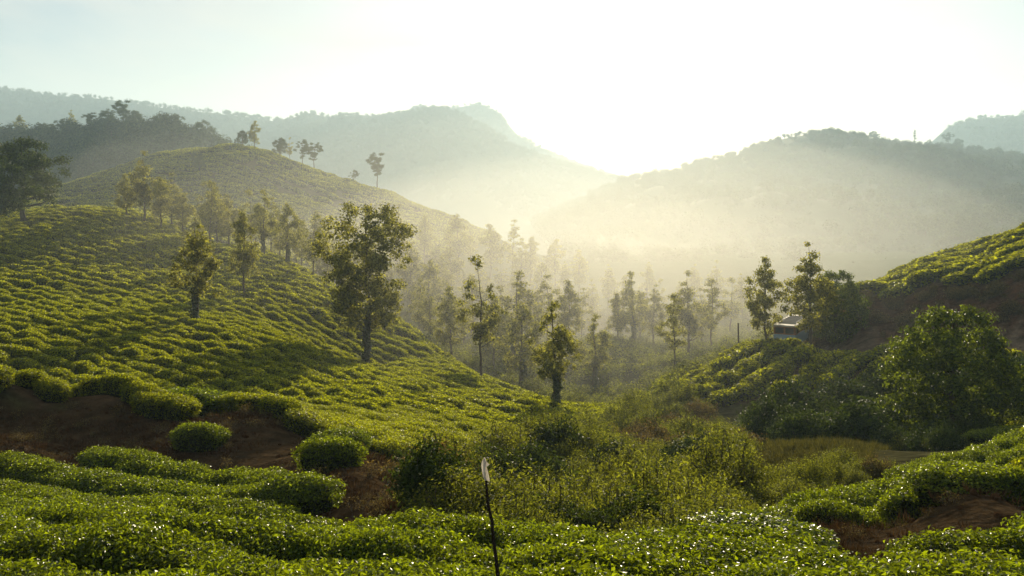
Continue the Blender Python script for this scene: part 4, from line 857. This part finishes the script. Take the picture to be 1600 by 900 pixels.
# roadside post and the stake with its white scrap
def build_posts():
    x, y, z = at(1153.5, 84); V, T = tube([(0, 0, -0.3), (0.02, 0, 1.5), (0.0, 0, 3.0), (0.0, 0, 3.4)], [0.085, 0.08, 0.07, 0.065], 10)
    e = obj('post', None, loc=(x, y, z)); tag(e, 'thin dark upright post at the end of the terrace, left of the bus', 'post'); obj('shaft', new_mesh('shaft', V, T, [M_BARK], smooth=True), e)
    bmobj('cap', cyl((0, 0, 3.42), (0, 0, 1), 0.085, 0.05, 12), M_BARK, e)
    Y = 6.6; q = [(757, 716), (759, 738), (760, 760), (763, 790), (769, 815), (771, 845), (775, 872), (778, 900), (783, 945), (786, 985)]
    pts = [wpt(a, b, Y + 0.02 * math.sin(i * 1.7)) for i, (a, b) in enumerate(q)]
    o3 = np.array(pts); b0 = o3[-1].copy(); b0[2] = min(g1(b0[0], b0[1]) - 0.1, b0[2]); o3 = np.vstack([o3, b0]) if b0[2] < o3[-1][2] - 0.02 else o3
    base = o3[-1].copy(); e = obj('stake', None, loc=base); tag(e, 'crooked thin dark stake with a white plastic scrap tied at its top', 'stake')
    rd = np.linspace(0.0085, 0.019, len(o3)); V, T = tube(o3 - base, rd, 8); obj('stick', new_mesh('stick', V, T, [plain_mat('dark_stick', (0.012, 0.009, 0.007), (0.035, 0.026, 0.018), 30, 0.8, 0.5)], smooth=True), e)
    # folded scrap: two draped flaps with thickness, pinched where it is tied
    m, n, l, out = mat('white_plastic'); p = n.new('ShaderNodeBsdfPrincipled'); p.inputs['Base Color'].default_value = (0.80, 0.77, 0.72, 1); p.inputs['Roughness'].default_value = 0.45
    t = n.new('ShaderNodeBsdfTranslucent'); t.inputs['Color'].default_value = (0.85, 0.80, 0.72, 1); ms = n.new('ShaderNodeMixShader'); ms.inputs[0].default_value = 0.5
    l.new(p.outputs[0], ms.inputs[1]); l.new(t.outputs[0], ms.inputs[2]); l.new(ms.outputs[0], out.inputs['Surface'])
    def flap(outl, dy, name):
        L_, R2 = outl; n_ = len(L_); V = []; T = []
        for side in (0, 1):
            for i in range(n_):
                for k in range(5):
                    u = k / 4; a = L_[i][0] * (1 - u) + R2[i][0] * u; b = L_[i][1] * (1 - u) + R2[i][1] * u
                    P = np.array(wpt(a, b, Y + dy + 0.016 * math.sin(u * 3.1 + i * .9) + 0.008 * math.sin(i * 2.1 + u * 7) + side * 0.003)); V.append(P - base)
        for side in (0, 1):
            o = side * n_ * 5
            for i in range(n_ - 1):
                for k in range(4):
                    a = o + i * 5 + k; T += [(a, a + 1, a + 6), (a, a + 6, a + 5)]
        obj(name, new_mesh(name, np.array(V), np.array(T), [m], smooth=True), e)
    flap(([(756, 715), (753, 721), (752, 728), (753, 736), (755, 745), (757, 751)], [(758, 715), (760, 721), (760, 728), (762, 736), (764, 745), (765, 751)]), -0.022, 'plastic_scrap')
    flap(([(758, 720), (758, 724), (758, 728)], [(761, 722), (765, 726), (761, 729)]), -0.035, 'plastic_knot')
    # small stone at the edge of the hollow
    import bmesh
    x, y, z = at(718, 14.3); bm = bmesh.new(); bmesh.ops.create_icosphere(bm, subdivisions=3, radius=0.09)
    for v in bm.verts: v.co *= 1 + 0.25 * float(vnoise([v.co.x * 20 + v.co.z * 9], [v.co.y * 20], 1.1, 4)[0]); v.co.z *= 0.7
    o = bmobj('stone', bm, plain_mat('pale_stone', (0.25, 0.17, 0.11), (0.42, 0.30, 0.2), 8), None); o.location = (x, y, z + 0.03); tag(o, 'small pale stone on bare soil at the near edge of the scrub', 'stone')
build_posts()

# ------------------------------------------------------------------ the hazy air
def build_haze():
    import bmesh
    m, n, l, out = mat('haze_air'); v = n.new('ShaderNodeVolumePrincipled')
    v.inputs['Color'].default_value = (0.62, 0.83, 0.98, 1); v.inputs['Density'].default_value = HAZE_DENSITY; v.inputs['Anisotropy'].default_value = 0.30
    l.new(v.outputs[0], out.inputs['Volume'])
    o = bmobj('haze', box(-3600, 3600, -130, 3000, -85, 330), m, None); o['kind'] = 'stuff'; o['label'] = 'pale morning haze filling the valley air'; o['category'] = 'haze'
build_haze()
def build_mist():
    import bmesh
    for px, Y, z, rx, ry, rz, dens in ((905, 165, -15, 92, 110, 36, MIST_DENSITY * 2.4), (1000, 420, -20, 250, 240, 74, MIST_DENSITY * 0.34)):
        m, n, l, out = mat('mist_air'); v = n.new('ShaderNodeVolumePrincipled')
        v.inputs['Color'].default_value = (1.0, 0.96, 0.88, 1); v.inputs['Density'].default_value = dens; v.inputs['Anisotropy'].default_value = 0.56
        l.new(v.outputs[0], out.inputs['Volume'])
        for k in range(6):
            f = 1.0 - 0.14 * k
            bm = bmesh.new(); bmesh.ops.create_icosphere(bm, subdivisions=4, radius=1)
            for q in bm.verts:
                d = f * (1 + 0.22 * float(vnoise([q.co.x * 1.7 + q.co.z], [q.co.y * 1.7 - q.co.z], 0.8, k)[0])); q.co = Vector((q.co.x * rx * d, q.co.y * ry * d, q.co.z * rz * d))
            if k: bmobj('mist_layer', bm, m, bank); continue
            bank = bmobj('mist', bm, m, None); bank.location = ((px - 800) / F * Y, Y, z); bank['kind'] = 'stuff'; bank['category'] = 'mist'
            bank['label'] = 'golden mist lying among the valley trees' if Y < 300 else 'bright mist bank below the far hills'
build_mist()
